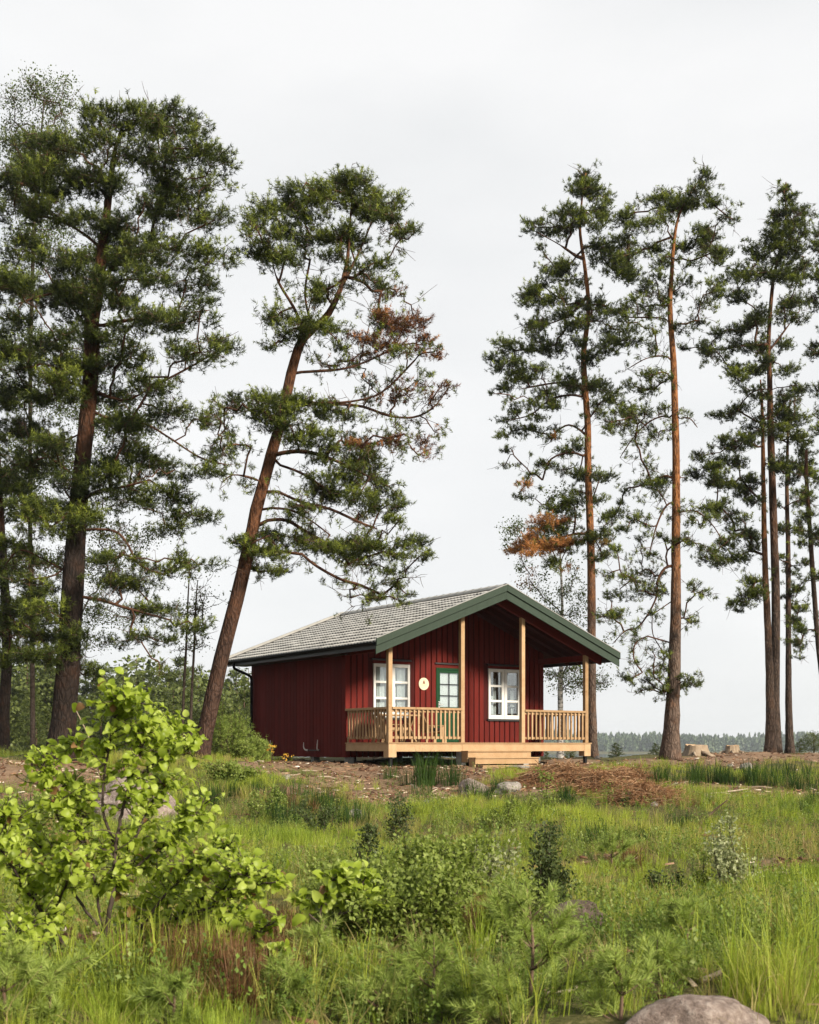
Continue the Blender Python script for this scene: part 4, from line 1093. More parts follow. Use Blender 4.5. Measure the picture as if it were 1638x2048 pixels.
# --- tall orange pine on the right
D_trunk = [(1340, 1508, 44), (1343, 1450, 34), (1348, 1350, 27), (1351, 1200, 22), (1352, 1100, 19), (1353, 950, 17), (1350, 830, 15), (1347, 720, 13), (1340, 620, 11), (1343, 550, 9), (1348, 480, 7), (1358, 430, 5), (1385, 380, 3), (1412, 342, 1.5)]
D_pads = [(1412,346,11,9),(1400,362,18,11),(1390,377,20,11),(1315,392,13,9),(1395,397,22,13),(1330,402,22,11),(1360,407,28,13),(1420,402,20,11),(1345,422,28,13),(1430,412,16,7),(1455,432,14,7),(1470,442,11,5),(1260,427,18,13),(1250,442,20,11),(1310,442,22,13),(1265,462,22,14),(1400,462,20,13),(1415,482,18,13),(1240,482,18,11),(1300,497,28,11),(1260,507,22,9),(1350,492,28,9),(1385,497,26,13),(1420,507,28,13),(1445,512,20,11),(1235,517,13,9),(1320,522,18,7),(1380,522,22,9),(1430,527,22,9),(1310,557,22,9),(1290,572,22,13),(1370,567,18,9),(1350,582,22,9),(1420,577,28,9),(1440,582,20,9),(1320,592,18,9),(1270,597,22,11),(1400,607,16,7,'g',.7),(1280,617,18,7),(1240,622,18,13),(1250,642,18,11),(1355,657,13,7),(1410,642,11,5,'g',.7),(1310,667,11,13,'g',.6),(1300,700,13,11,'g',.6),(1310,752,18,7),(1290,747,13,7),(1270,772,16,7),(1310,777,18,7),(1250,826,28,9),(1290,823,22,9),(1230,842,18,9),(1220,862,13,7),(1300,872,22,12,'g',.3),(1270,880,20,10,'g',.3),(1290,932,18,12,'g',.4),(1310,970,17,13),(1335,960,11,11),(1290,967,11,9),(1250,982,13,9),(1245,1002,9,9),(1370,955,7,9),(1230,1032,22,13),(1260,1042,14,9),(1215,1062,18,13),(1300,1052,11,7,'g',.7),(1280,1077,18,9,'g',.7),(1325,1077,11,11),(1225,1092,14,13,'g',.7),(1305,1107,9,7),(1385,1042,13,9,'g',.7),(1405,1052,9,7,'g',.7),(1380,1082,9,7,'g',.7),(1410,1092,9,7,'g',.6),(1285,1142,20,13),(1210,1152,11,7,'g',.7),(1260,1157,11,7,'g',.7),(1390,1167,11,7,'g',.7),(1410,1182,9,5,'g',.7),(1240,1187,18,9),(1215,1192,14,7),(1275,1182,18,9,'g',.7),(1325,1182,11,9,'g',.7),(1210,1232,14,11,'g',.7),(1240,1232,18,11,'g',.7),(1300,1227,11,7,'g',.6),(1375,1240,9,6),(1390,1244,9,4),(1330,1312,11,9,'g',.7),(1325,1332,11,7,'g',.7),(1305,1302,9,7,'g',.6),(1315,1347,9,7,'g',.6),(1240,1352,12,7,'g',.8),(1260,1362,14,7,'g',.8),(1290,1357,13,7,'g',.7),(1310,1372,12,5,'g',.7),(1280,1383,9,4,'g',.7),(1322,1386,8,4,'g',.7),(1380,1365,13,11),(1395,1366,9,7)]
D_limbs = [[(1346, 836), (1322, 833), (1290, 850), (1262, 882), (1240, 915)], [(1350, 958), (1330, 952), (1310, 960)], [(1348, 1130), (1328, 1138), (1314, 1165), (1314, 1190), (1298, 1225), (1275, 1255), (1250, 1262), (1225, 1288)], [(1350, 1000), (1330, 1015), (1312, 1055), (1298, 1110)], [(1340, 646), (1322, 636), (1253, 634), (1237, 626)],
           [(1342, 716), (1320, 712), (1290, 718), (1255, 738)], [(1336, 613), (1310, 610), (1284, 615)], [(1346, 1038), (1362, 1024), (1395, 1024), (1425, 1050), (1444, 1080)], [(1344, 860), (1320, 862), (1318, 875)], [(1353, 838), (1378, 836), (1395, 855)], [(1305, 1215), (1305, 1265), (1320, 1295), (1332, 1320)], [(1305, 1268), (1272, 1285), (1268, 1318), (1285, 1345)], [(1345, 760), (1330, 745), (1300, 750)]]
make_tree('pine_tree', 'tall straight pine with a bright orange upper trunk, second of the right-hand pines', 'tree', 36, D_trunk, D_pads, D_limbs, 'pine_bark_right', dens=210, seed=9, depth=.75, needle=(.125, .019), clump_r=.22)
# --- cluster at the right edge
E_pads = [(1572,372,7,12),(1570,396,11,11),(1590,392,7,11),(1575,416,18,11),(1605,432,7,9),(1560,426,11,11),(1550,442,18,13),(1590,452,18,11),(1545,462,16,11),(1565,467,22,11),(1600,472,16,13),(1540,492,22,11),(1580,497,28,13),(1510,502,18,11),(1530,512,22,13),(1555,517,22,11),(1505,517,13,9),(1600,512,18,11),(1570,542,26,11),(1610,532,13,9),(1480,542,18,13),(1500,552,22,9),(1545,547,28,9),(1460,557,18,9),(1595,557,22,9),(1490,592,20,9),(1480,602,16,9),(1515,622,20,13),(1590,602,18,11),(1500,642,18,9),(1570,632,22,13),(1600,642,13,7),(1475,662,18,9),(1440,667,18,9),(1425,692,18,9),(1370,697,11,9),(1410,702,14,9),(1490,692,18,9),(1520,692,18,13),(1565,692,20,14),(1460,737,18,11),(1480,747,20,11),(1510,742,22,11),(1540,722,18,13),(1575,742,22,13)]
E2_pads = [(1500,787,14,9),(1525,792,18,9),(1575,792,22,11),(1600,772,11,11),(1430,837,18,11),(1460,832,16,9),(1480,822,18,9),(1500,862,20,13),(1510,842,14,9),(1580,822,28,13),(1600,842,22,11),(1560,852,18,11),(1440,882,14,9),(1470,892,16,7),(1490,882,18,9),(1400,917,14,11),(1420,932,18,11),(1390,947,18,9),(1450,927,20,11),(1480,927,18,9),(1435,962,22,13),(1470,967,22,13),(1500,967,20,14),(1560,932,22,13),(1600,932,32,13),(1490,992,18,11),(1430,1012,18,9),(1415,1017,14,9),(1460,1032,18,11),(1580,962,22,9),(1470,1062,18,9),(1500,1072,20,11),(1450,1092,20,11),(1480,1112,20,13),(1500,1102,16,13),(1430,1107,18,11),(1410,1122,16,9),(1440,1132,20,9),(1510,1162,18,11),(1500,1187,20,11),(1520,1192,16,13),(1480,1202,16,9),(1470,1222,11,7)]
make_tree('pine_tree', 'tall pointed dark-trunked pine of the cluster near the right edge', 'tree', 41, [(1552, 1505, 26), (1551, 1400, 20), (1550, 1200, 18), (1546, 1000, 16), (1541, 850, 14), (1540, 750, 11), (1537, 690, 9), (1545, 580, 8), (1553, 530, 6), (1570, 450, 4), (1572, 364, 2)], E_pads, [[(1540, 700), (1570, 660), (1600, 620)], [(1538, 690), (1500, 690), (1440, 700)]], 'pine_bark_grey', dens=190, seed=13, depth=.75, extra=.6, needle=(.135, .021), tone=-.05, clump_r=.26)
make_tree('pine_tree', 'thinner brown-trunked pine touching the dark pointed one at its left', 'tree', 40, [(1541, 1507, 26), (1540, 1420, 19), (1537, 1300, 16), (1531, 1150, 13), (1527, 1000, 10), (1526, 880, 8), (1524, 800, 6), (1520, 760, 3)], E2_pads, [[(1529, 1005), (1505, 985), (1480, 955)], [(1528, 900), (1480, 880), (1440, 905)]], 'pine_bark_right', dens=190, seed=15, depth=.75, extra=.6, needle=(.135, .021), tone=-.08, clump_r=.26)
make_tree('pine_tree', 'narrow pine with a thin straight trunk standing right of the paired trunks', 'tree', 42, [(1580, 1502, 20), (1578, 1400, 14), (1577, 1250, 12), (1576, 1100, 10), (1573, 980, 8), (1575, 860, 5), (1580, 800, 3)], [(1600,870,22,12),(1560,880,18,11),(1610,905,22,12),(1585,840,20,12),(1590,1182,14,9),(1590,1242,13,9),(1600,1000,20,10),(1560,1010,14,9),(1600,1062,14,9),(1605,1130,14,9),(1562,1120,12,8),(1600,1215,14,9),(1560,1060,14,8)], [], 'pine_bark_grey', dens=190, seed=17, depth=.75, extra=.6, needle=(.135, .021), tone=-.08, clump_r=.24)
make_tree('pine_tree', 'pine at the right picture edge with a bent trunk and light lower sprays', 'tree', 39, [(1660, 1500, 17), (1650, 1400, 13), (1637, 1290, 11), (1626, 1150, 10), (1619, 1050, 9), (1613, 950, 8), (1612, 900, 6)], [(1620,1022,18,9),(1605,1042,14,7),(1622,1062,20,9),(1600,1092,13,7),(1635,1152,11,11),(1600,1262,16,11),(1605,1282,16,9),(1600,1312,11,5),(1640,960,20,12),(1610,950,18,10),(1650,1080,18,10),(1655,1230,18,10),(1600,985,12,7)], [[(1628, 1160), (1605, 1165), (1590, 1195)], [(1634, 1260), (1612, 1262), (1600, 1290)]], 'pine_bark_grey', dens=190, seed=19, depth=.7, needle=(.135, .021), clump_r=.24)
make_tree('pine_tree', 'pine cut by the right picture edge, only its left boughs in view', 'tree', 38, [(1700, 1500, 24), (1698, 1300, 18), (1695, 1000, 15), (1690, 700, 10), (1680, 500, 5), (1675, 430, 2)], [(1640,472,16,14),(1630,500,14,13),(1640,552,18,13),(1628,602,20,11),(1636,692,18,9),(1620,712,14,7),(1636,782,16,11),(1660,450,20,14),(1670,520,26,14),(1670,600,26,14),(1665,650,24,12),(1670,740,26,12),(1665,830,24,12),(1700,560,30,14),(1720,650,30,14),(1720,780,30,14),(1650,860,18,10)], [], 'pine_bark_grey', dens=190, seed=21, depth=.75, needle=(.135, .021), clump_r=.26)
# --- pine at the left edge, mostly outside
make_tree('pine_tree', 'pine with its trunk at the left picture edge, behind the thick one', 'tree', 33, [(5, 1500, 30), (8, 1420, 24), (14, 1300, 22), (8, 1150, 19), (0, 1000, 16), (-10, 800, 12), (-15, 600, 7), (-15, 500, 3)], [(20,560,46,20),(-30,600,46,22),(40,700,46,20),(-40,720,50,22),(20,800,50,20),(60,860,46,18),(-30,880,50,22),(30,960,50,20),(80,1010,40,16),(-30,1040,50,20),(40,1120,46,18),(-20,1160,46,20),(50,1210,40,18),(90,1250,36,14),(-20,1270,46,18),(40,1300,40,16),(-60,950,50,20),(-60,800,50,20)], [], 'pine_bark_left', dens=200, seed=23, depth=1.0, extra=.7, needle=(.13, .019), tone=-.1)
# --- birches
make_tree('birch_tree', 'tall birch with fine drooping leaves rising behind the thick left pine', 'tree', 35, [(66, 1500, 11), (64, 1300, 10), (60, 1000, 9), (62, 700, 8), (70, 450, 8), (80, 300, 5), (88, 190, 2)],
          [(60,165,34,22),(125,175,18,32),(28,200,26,26),(92,205,32,22),(30,245,30,24),(112,235,30,18),(20,290,30,26),(72,275,32,20),(110,285,30,20),(135,215,12,20),(60,340,50,30),(120,360,50,30),(20,400,50,30),(90,460,60,30),(160,520,50,30),(30,540,50,30),(260,640,40,30,'g',.5),(230,700,50,30,'g',.6),(60,690,60,35),(130,700,60,35),(200,720,40,30),(30,780,50,35),(100,800,50,35),(170,840,50,35),(250,810,50,30,'g',.6),(280,850,40,25,'g',.6),(60,900,60,35),(130,920,50,35),(220,900,50,30,'g',.7),(300,830,30,30,'g',.6),(30,1000,50,40),(100,1030,60,35),(200,1060,50,30,'g',.7),(270,1080,50,30,'g',.7),(300,1010,30,30,'g',.5),(60,1120,60,35),(130,1140,50,30),(220,1150,40,30,'g',.7),(50,1220,50,30),(110,1240,50,30),(200,1230,50,25,'g',.7),(190,1290,30,20,'g',.6),(260,1240,30,22,'g',.5)],
          [], 'alder_bark', leaf=.062, dens=120, seed=25, depth=1.1, limb_mat='twig_bark', rise=(.9, .5), flat=1.0, clump_r=.34)
make_tree('birch_tree', 'thin sparse birch with a pale trunk behind the cabin roof', 'tree', 46, [(1120, 1492, 15), (1121, 1420, 12), (1121, 1360, 11), (1124, 1300, 8), (1124, 1200, 6), (1121, 1120, 4), (1118, 1040, 2)],
          [(1048,1130,18,18,'g',.6),(1085,1150,20,13,'m',.8),(1030,1065,16,22,'g',.4),(1015,1085,12,20,'g',.35),(1060,1170,20,13,'m',.7),(1095,1200,24,13),(1150,1150,16,18,'g',.6),(1160,1200,18,18,'g',.7),(1080,1225,22,14),(1130,1230,20,14),(1160,1250,16,13,'g',.7),(1105,1005,14,22,'g',.5),(1120,1060,15,22,'g',.6),(1195,1230,14,14,'g',.6),(1165,1340,16,9,'g',.6),(1195,1352,14,7,'g',.6),(1100,1348,9,7,'g',.6),(1150,1378,14,7,'g',.5),(1140,1180,18,18,'g',.6),(1075,1180,18,13,'m',.7),(1110,1265,20,14),(1145,1290,18,14,'g',.6),(1175,1300,16,12,'g',.6),(1215,1290,12,14,'g',.5),(1210,1370,12,8,'g',.5)],
          [[(1122, 1365), (1132, 1335), (1150, 1318), (1170, 1312)], [(1121, 1372), (1110, 1345), (1098, 1330)], [(1121, 1380), (1145, 1362), (1170, 1370)]], 'birch_bark', leaf=.085, dens=70, seed=27, depth=.9, limb_mat='twig_bark', rise=(1.0, .8), clump_r=.3)
for (px, top, sd, lb) in ((364, 1150, 29, 'thin bare-stemmed young birch left of the leaning pine, the nearer to the thick trunk'), (380, 1180, 31, 'thin young birch stem close beside the leaning trunk')):
    make_tree('young_birch', lb, 'tree', 31, [(px, 1470, 7), (px + 3, 1400, 6), (px + 8, 1300, 5), (px + 12, 1200, 3.5), (px + 16, top - 20, 1.5)],
              [(px - 4, 1225, 10, 16, 'g', .5), (px + 24, 1205, 10, 18, 'g', .45), (px + 18, top, 10, 16, 'g', .5), (px + 30, 1290, 8, 10, 'g', .5), (px - 2, 1300, 8, 12, 'g', .4), (px + 26, 1250, 10, 16, 'g', .4)], [], 'alder_bark', leaf=.055, dens=70, seed=sd, depth=.4, limb_mat='twig_bark', rise=(1.2, 1.0), clump_r=.2, group='thin birch saplings by the leaning pine')

# --- young mixed wood behind on the left: a handful of shapes, copied tree by tree
def wood_tree_meshes(seed, h, rad, kind):
    g = np.random.default_rng(seed)
    V0, F0 = tube_np(np.array([[0, 0, -.8], [0, 0, h * .5], [0, 0, h * .97]]), [.012 * h + .02, .008 * h + .01, .008], 6)
    C, A = [], []
    if kind == 'conifer':
        nw = int(h * 2.3); 
        for i in range(nw):
            f = i / nw; z = h * (.06 + .94 * f)
            r = rad * (1 - f) ** .8 * g.uniform(.75, 1.15) + .08
            nb = int(5 + 4 * (1 - f))
            for b_ in range(nb):
                a = g.uniform(0, 2 * np.pi); m = int(4 + 12 * r)
                u = g.uniform(.15, 1, m) ** .7
                rr = r * u; up = .25 * rr + (.15 * u * u if True else 0)
                C.append(np.stack([rr * np.cos(a) + g.normal(size=m) * .07, rr * np.sin(a) + g.normal(size=m) * .07, z + up + g.normal(size=m) * .08 - .25 * (1 - f) * u], 1))
                A.append(np.stack([np.cos(a) * np.ones(m) * .7, np.sin(a) * np.ones(m) * .7, np.full(m, .8)], 1))
        C = np.vstack(C); A = np.vstack(A) + g.normal(size=C.shape) * .3; A /= np.linalg.norm(A, axis=1)[:, None]
        V, F = needle_tufts(g, C, A, 5, .26, .05, .8, .05)
        tone = np.repeat(np.clip(.45 + g.normal(size=len(C)) * .2, 0, 1), 5)
    else:
        n = int(700 * rad)
        c = rand_dirs(g, n) * (g.uniform(.2, 1, (n, 1)) ** .5) * np.array([rad, rad, h * .42]) + np.array([0, 0, h * .56])
        lob = np.sin(c[:, 0] * 3.1) * np.sin(c[:, 2] * 2.3 + 1) * np.cos(c[:, 1] * 2.7)
        c = c[lob > -.35]
        C = (c[:, None, :] + g.normal(size=(len(c), 4, 3)) * .14).reshape(-1, 3)
        V, F = leaf_quads(g, C, .17)
        tone = np.clip(.6 + g.normal(size=len(F)) * .2, 0, 1)
    return np_mesh('trunk', V0, F0, 'twig_bark'), np_mesh('crown', V, F, 'wood_foliage', {'tone': ('FACE', tone)})
shapes = [('conifer', *wood_tree_meshes(40 + i, h, r, 'conifer')) for i, (h, r) in enumerate(((7.5, 1.5), (9, 1.6), (6.5, 1.7), (8.2, 1.3), (5.5, 1.5)))] + [('birch', *wood_tree_meshes(60 + i, h, r, 'leafy')) for i, (h, r) in enumerate(((7, 1.6), (5.5, 1.5), (8, 1.7)))]
HB = [7.5, 9, 6.5, 8.2, 5.5, 7, 5.5, 8]
wood_lbl = {'conifer': 'young conifer %s', 'birch': 'round leafy young tree %s'}
def zone(px):
    return ('left of the thick pine' if px < 95 else 'behind the thick pine' if px < 160 else 'just right of the thick pine' if px < 250 else 'left of the thin birches' if px < 355 else 'behind the leaning pine' if px < 430 else 'beside the cabin corner')
ROWN = ('front row', 'second row', 'third row', 'skyline row'); ORD = ('first', 'second', 'third', 'fourth', 'fifth', 'sixth', 'seventh', 'eighth', 'ninth', 'tenth')
wood_seen = {}
def wood_label(kd, px, row):
    k = (kd, zone(px), row); n = wood_seen.get(k, 0); wood_seen[k] = n + 1
    return '%s %s from the left in the %s %s' % (ORD[min(n, 9)], 'conifer' if kd == 'conifer' else 'leafy tree', ROWN[row], zone(px))
g = np.random.default_rng(77)
wood_n = 0
for row, (Yr, top, step) in enumerate(((54, 1420, 40), (74, 1380, 42), (92, 1352, 40), (115, 1334, 36))):
    px = -140 + g.uniform(0, 20)
    while px < 545:
        tp = top + g.normal() * 16 + (18 if px > 420 else 0) - (32 * (px < 120) if row > 1 else 0)
        i = int(g.integers(0, 5)) if g.random() < .88 else int(g.integers(5, 8))
        x = (px - 819) / 2400 * Yr; y = Yr + g.normal() * 2
        zb = float(gz(x, y)); need = (1492 - tp) / 2400 * y + EYE - zb
        kd, m0, m1 = shapes[i]
        if need > 1.2:
            s = need / HB[i]
            r = empty('conifer' if kd == 'conifer' else 'leafy_tree', (x, y, zb), wood_label(kd, px, row), 'tree', 'conifers of the young wood' if kd == 'conifer' else 'leafy trees of the young wood', rotz=g.uniform(0, 6.28))
            r.scale = (s * g.uniform(.95, 1.3),) * 2 + (s,)
            link(bpy.data.objects.new('trunk', m0), r); link(bpy.data.objects.new('crown', m1), r)
            wood_n += 1
        px += step * g.uniform(.6, 1.3) * 80 / Yr
# small conifers and bushes peeping over the crest on the right
for (px, tp, Yr, i, lb) in ((1232, 1487, 47, 2, 'small bush on the crest between the cabin corner and the tall pine'), (1312, 1487, 45, 4, 'small dark conifer left of the tall orange pine base'), (1628, 1462, 40, 7, 'dark rounded bush at the right picture edge on the crest'), (1600, 1478, 43, 2, 'low conifer left of the dark bush at the right edge'), (1090, 1500, 50, 2, 'young bush seen beneath the right end of the porch'), (1140, 1490, 52, 0, 'young conifer seen beneath the porch beside the corner post')):
    x = (px - 819) / 2400 * Yr; zb = float(gz(x, Yr)); s = ((1492 - tp) / 2400 * Yr + EYE - zb) / HB[i]
    kd, m0, m1 = shapes[i]
    r = empty('bush', (x, Yr, zb), lb, 'bush', rotz=px)
    r.scale = (s * 2.2, s * 2.2, s * 1.05)
    link(bpy.data.objects.new('stem', m0), r); link(bpy.data.objects.new('foliage', m1), r)
# juniper thicket at the cabin's rear-left corner
# far wood across the lake
g = np.random.default_rng(99)
n = 5200
fx = g.uniform(-1000, 1300, n); fy = 1470 + g.uniform(0, 1, n) ** 1.3 * 330
fz = gz(fx, fy)
hh = g.uniform(13, 21, n) * (1 + .15 * np.sin(fx * .011) + .1 * np.sin(fx * .037 + 1))
parts = []
m = 26
f = np.linspace(0.02, 1, m)[None, :, None] * np.ones((n, 1, 1)); 
C = np.zeros((n, m, 3)); an = g.uniform(0, 6.28, (n, m)); con = (g.random(n) < .7)[:, None]
ff = f[..., 0]
r = np.where(con, (1 - ff) * 3.4 + .35, 3.9 * np.sqrt(np.clip(1 - (2 * ff - 1) ** 2, 0.02, 1))) * g.uniform(.5, 1.1, (n, m))
C[..., 0] = fx[:, None] + r * np.cos(an); C[..., 1] = fy[:, None] + r * np.sin(an); C[..., 2] = fz[:, None] + hh[:, None] * ff
tipz = hh[:, None] * .13
wv = np.stack([-np.sin(an) * 1.9, np.cos(an) * 1.9, np.zeros_like(an)], 2)
V = np.stack([C - wv + np.array([0, 0, -1.0]), C + wv + np.array([0, 0, -1.0]), C + np.stack([-.4 * r * np.cos(an), -.4 * r * np.sin(an), tipz * np.ones_like(r)], 2)], 2).reshape(-1, 3)
tone = np.repeat(np.clip(.5 + g.normal(size=n) * .28, 0, 1), m)
far = np_obj('far_wood', V, np.arange(len(V)).reshape(-1, 3), 'far_foliage', None, {'tone': ('FACE', tone)}, kind='stuff')
tag(far, 'distant wooded shore across the lake, bluish in the haze', 'forest')
# ------------------------------------------------------------------ shrubs and saplings
def leaf_mesh(name, L, W, material, curl=.25, notch=True, tone=.5):
    """broad alder leaf: blunt tip, folded along the midrib, curled; about 16 triangles"""
    prof_ = [(0, .05), (.18, .62), (.42, .96), (.66, 1.0), (.86, .72), (1.0, .22)]
    V, F = [], []
    for i, (f, w_) in enumerate(prof_):
        z = -curl * L * (f - .35) ** 2
        tipx = -.06 * L if (notch and i == len(prof_) - 1) else 0
        V += [(-w_ * W / 2, f * L, z + .16 * W * w_ + .04 * L * math.sin(i * 2.1)), (0, f * L + tipx, z), (w_ * W / 2, f * L, z + .16 * W * w_ - .04 * L * math.sin(i * 1.7))]
    for i in range(len(prof_) - 1):
        a = i * 3
        F += [(a, a + 1, a + 4), (a, a + 4, a + 3), (a + 1, a + 2, a + 5), (a + 1, a + 5, a + 4)]
    return np_mesh(name, np.array(V), np.array(F), material, {'tone': ('FACE', np.full(len(F), tone))}, smooth=True)
def orient(d, nrm):
    y = Vector(d).normalized(); z = Vector(nrm); z = (z - y * z.dot(y)).normalized(); x = y.cross(z)
    return Matrix(((x.x, y.x, z.x), (x.y, y.y, z.y), (x.z, y.z, z.z)))
leaf_protos = [leaf_mesh('leaf', L_, W_, 'alder_leaves', c, True, tn) for c, tn, L_, W_ in ((.9, .08, .095, .074), (1.4, .3, .088, .078), (.5, .48, .098, .072), (1.7, .6, .084, .076), (1.1, .78, .092, .068), (.7, .98, .075, .066))]
LV = [np.array([v.co[:] for v in me.vertices]) for me in leaf_protos]
LF = [np.array([p.vertices[:] for p in me.polygons]) for me in leaf_protos]
def alder(label, base_px, stems, seed, n_single, twig_n, Yd=.45, leafsize=.62, r0=.010, cones=0, minfrac=.25, twl=(.10, .30)):
    g = np.random.default_rng(seed)
    B = G(*base_px)
    root = empty('alder_bush', tuple(B), label, 'bush')
    Y = B[1]
    leaves, twigs, stemparts, tips = [], [], [], []
    for si, st in enumerate(stems):
        rr0 = r0
        dy = g.normal() * Yd
        if isinstance(st[0], (int, float)): rr0 = st[0]; st = st[1:]
        k = len(st)
        pts = np.array([at(px, py, Y + dy * i / (k - 1)) for i, (px, py) in enumerate(st)])
        pts = smooth_path(pts, 6 * k)
        pts[1:-1] += g.normal(size=(len(pts) - 2, 3)) * .0025
        stemparts.append(tube_np(pts, np.linspace(rr0, .004, len(pts)), 7))
        n = int(twig_n * np.linalg.norm(np.diff(pts, axis=0), axis=1).sum())
        for _ in range(n):
            f = minfrac + (1 - minfrac) * g.random() ** .8
            i = min(int(f * (len(pts) - 1)), len(pts) - 1); p = pts[i]
            d = g.normal(size=3) * np.array([1, .9, .5]) + np.array([0, -.1, .45]); d /= np.linalg.norm(d)
            L = g.uniform(*twl) * (1.1 - .5 * f)
            q = p + d * L; m_ = p + d * L * .5 + g.normal(size=3) * .02
            twigs.append((p, m_, q))
            nl = int(g.integers(4, 8))
            for j in range(nl):
                u = (j + .6) / nl; b_ = p + (q - p) * u
                ld = d * .5 + g.normal(size=3) * .75; leaves.append((b_, ld))
        tip = pts[-1]
        for j in range(6): leaves.append((tip + g.normal(size=3) * .025, g.normal(size=3) * .6 + np.array([0, 0, .4])))
    V, F = merge(stemparts); np_obj('stems', V, F, 'alder_bark', root, smooth=True)
    V, F = strips(np.array(twigs), .0045, .002); np_obj('twigs', V, F, 'alder_bark', root, kind='stuff')
    cam_p = np.array([0, 0, EYE])
    key = [np.linalg.norm(b_ - cam_p) - .25 * max(0, b_[2] - B[2] - .8) + g.uniform(0, .25) for b_, _ in leaves]
    order = np.argsort(key)
    massV, massF, massT, massD, off = [], [], [], [], 0
    for rank, i in enumerate(order):
        b_, d = leaves[i]; d = d / np.linalg.norm(d)
        up = np.array([.25, -.35, .9]) + g.normal(size=3) * .42
        Rm = orient(d, up); s = leafsize * g.uniform(.45, 1.28); pi_ = int(np.clip(g.normal(2.6, 1.5), 0, 5))
        if rank < n_single:
            o = bpy.data.objects.new('leaf', leaf_protos[pi_]); link(o, root)
            M = Rm.to_4x4() @ Matrix.Scale(s, 4); M.translation = Vector(b_) - Vector(B)
            o.matrix_local = M
        else:
            massV.append((LV[pi_] * s) @ np.array(Rm).T + b_); massF.append(LF[pi_] + off); off += len(LV[pi_])
            massT += [[.15, .35, .5, .6, .75, .95][pi_]] * len(LF[pi_]); massD += [float(g.random() < .012)] * len(LF[pi_])
    np_obj('leaf_mass', np.vstack(massV), np.vstack(massF), 'alder_leaves', root, {'tone': ('FACE', massT), 'dry': ('FACE', massD)}, smooth=True, kind='stuff')
    for c in range(cones):
        b_, d = leaves[int(g.integers(len(leaves)))]
        m = MB(); q = b_ + np.array([0, 0, -.03]) - B
        m.tube([q + np.array([0, 0, .012]), q + np.array([0, 0, .006]), q - np.array([0, 0, .004]), q - np.array([0, 0, .012])], [.003, .009, .009, .003], 7)
        m.build('cone', 'alder_bark', root, smooth=True)
    return root
alder('large light-green alder bush with broad leaves filling the lower left', (190, 1935),
      [[.019, (195, 1940), (215, 1850), (228, 1760), (232, 1690), (245, 1620), (262, 1560), (285, 1490), (300, 1440)],
       [.017, (140, 1920), (105, 1850), (60, 1790), (15, 1720), (-30, 1660)], [.015, (198, 1935), (265, 1885), (335, 1845), (420, 1815), (495, 1780)], [(205, 1890), (192, 1780), (172, 1690), (150, 1610), (128, 1545)],
       [(230, 1700), (205, 1610), (215, 1510), (232, 1430), (232, 1385)], [(230, 1770), (295, 1715), (355, 1665), (415, 1600)], [(262, 1885), (330, 1790), (400, 1725), (460, 1690)], [(195, 1850), (120, 1750), (62, 1670), (25, 1620)],
       [(140, 1900), (70, 1880), (10, 1850), (-40, 1800)], [(250, 1600), (300, 1540), (335, 1490), (355, 1450)], [(262, 1560), (320, 1520), (360, 1500), (385, 1490)], [(172, 1690), (120, 1640), (90, 1560), (88, 1510)], [(215, 1520), (165, 1500), (120, 1495)],
       [(335, 1845), (400, 1860), (470, 1830), (520, 1760)], [(60, 1790), (40, 1720), (30, 1680)], [(200, 1900), (260, 1840), (330, 1800), (380, 1790)], [(228, 1760), (270, 1680), (300, 1610), (340, 1560)], [(100, 1850), (130, 1770), (150, 1700)], [(190, 1780), (250, 1740), (310, 1750), (370, 1760)], [(230, 1430), (250, 1410), (262, 1398)], [(335, 1845), (420, 1790), (500, 1770), (555, 1765)], [(400, 1725), (450, 1740), (500, 1755)], [(265, 1885), (350, 1880), (430, 1890), (500, 1880)], [(105, 1850), (60, 1860), (0, 1900)], [(15, 1720), (20, 1660), (0, 1620)]],
      31, 298, 50, cones=16)
alder('small alder with round pale leaves right of the large bush', (640, 1905),
      [[.016, (640, 1905), (660, 1860), (690, 1815), (720, 1775), (735, 1745)], [(655, 1870), (640, 1830), (652, 1790), (668, 1755)], [(680, 1830), (730, 1810), (765, 1795)], [(660, 1860), (620, 1830), (600, 1800)], [(700, 1800), (690, 1770), (690, 1745)]],
      33, 120, 17, Yd=.2, cones=0, minfrac=.35, leafsize=.85, twl=(.06, .16))
alder('low spreading alder shoot at the foot of the large bush', (470, 1960),
      [[.012, (470, 1960), (490, 1900), (520, 1860), (560, 1840)], [(480, 1925), (455, 1880), (450, 1840)], [(475, 1940), (520, 1915), (560, 1900)]],
      35, 60, 13, Yd=.2, minfrac=.4, leafsize=.85, twl=(.06, .16))

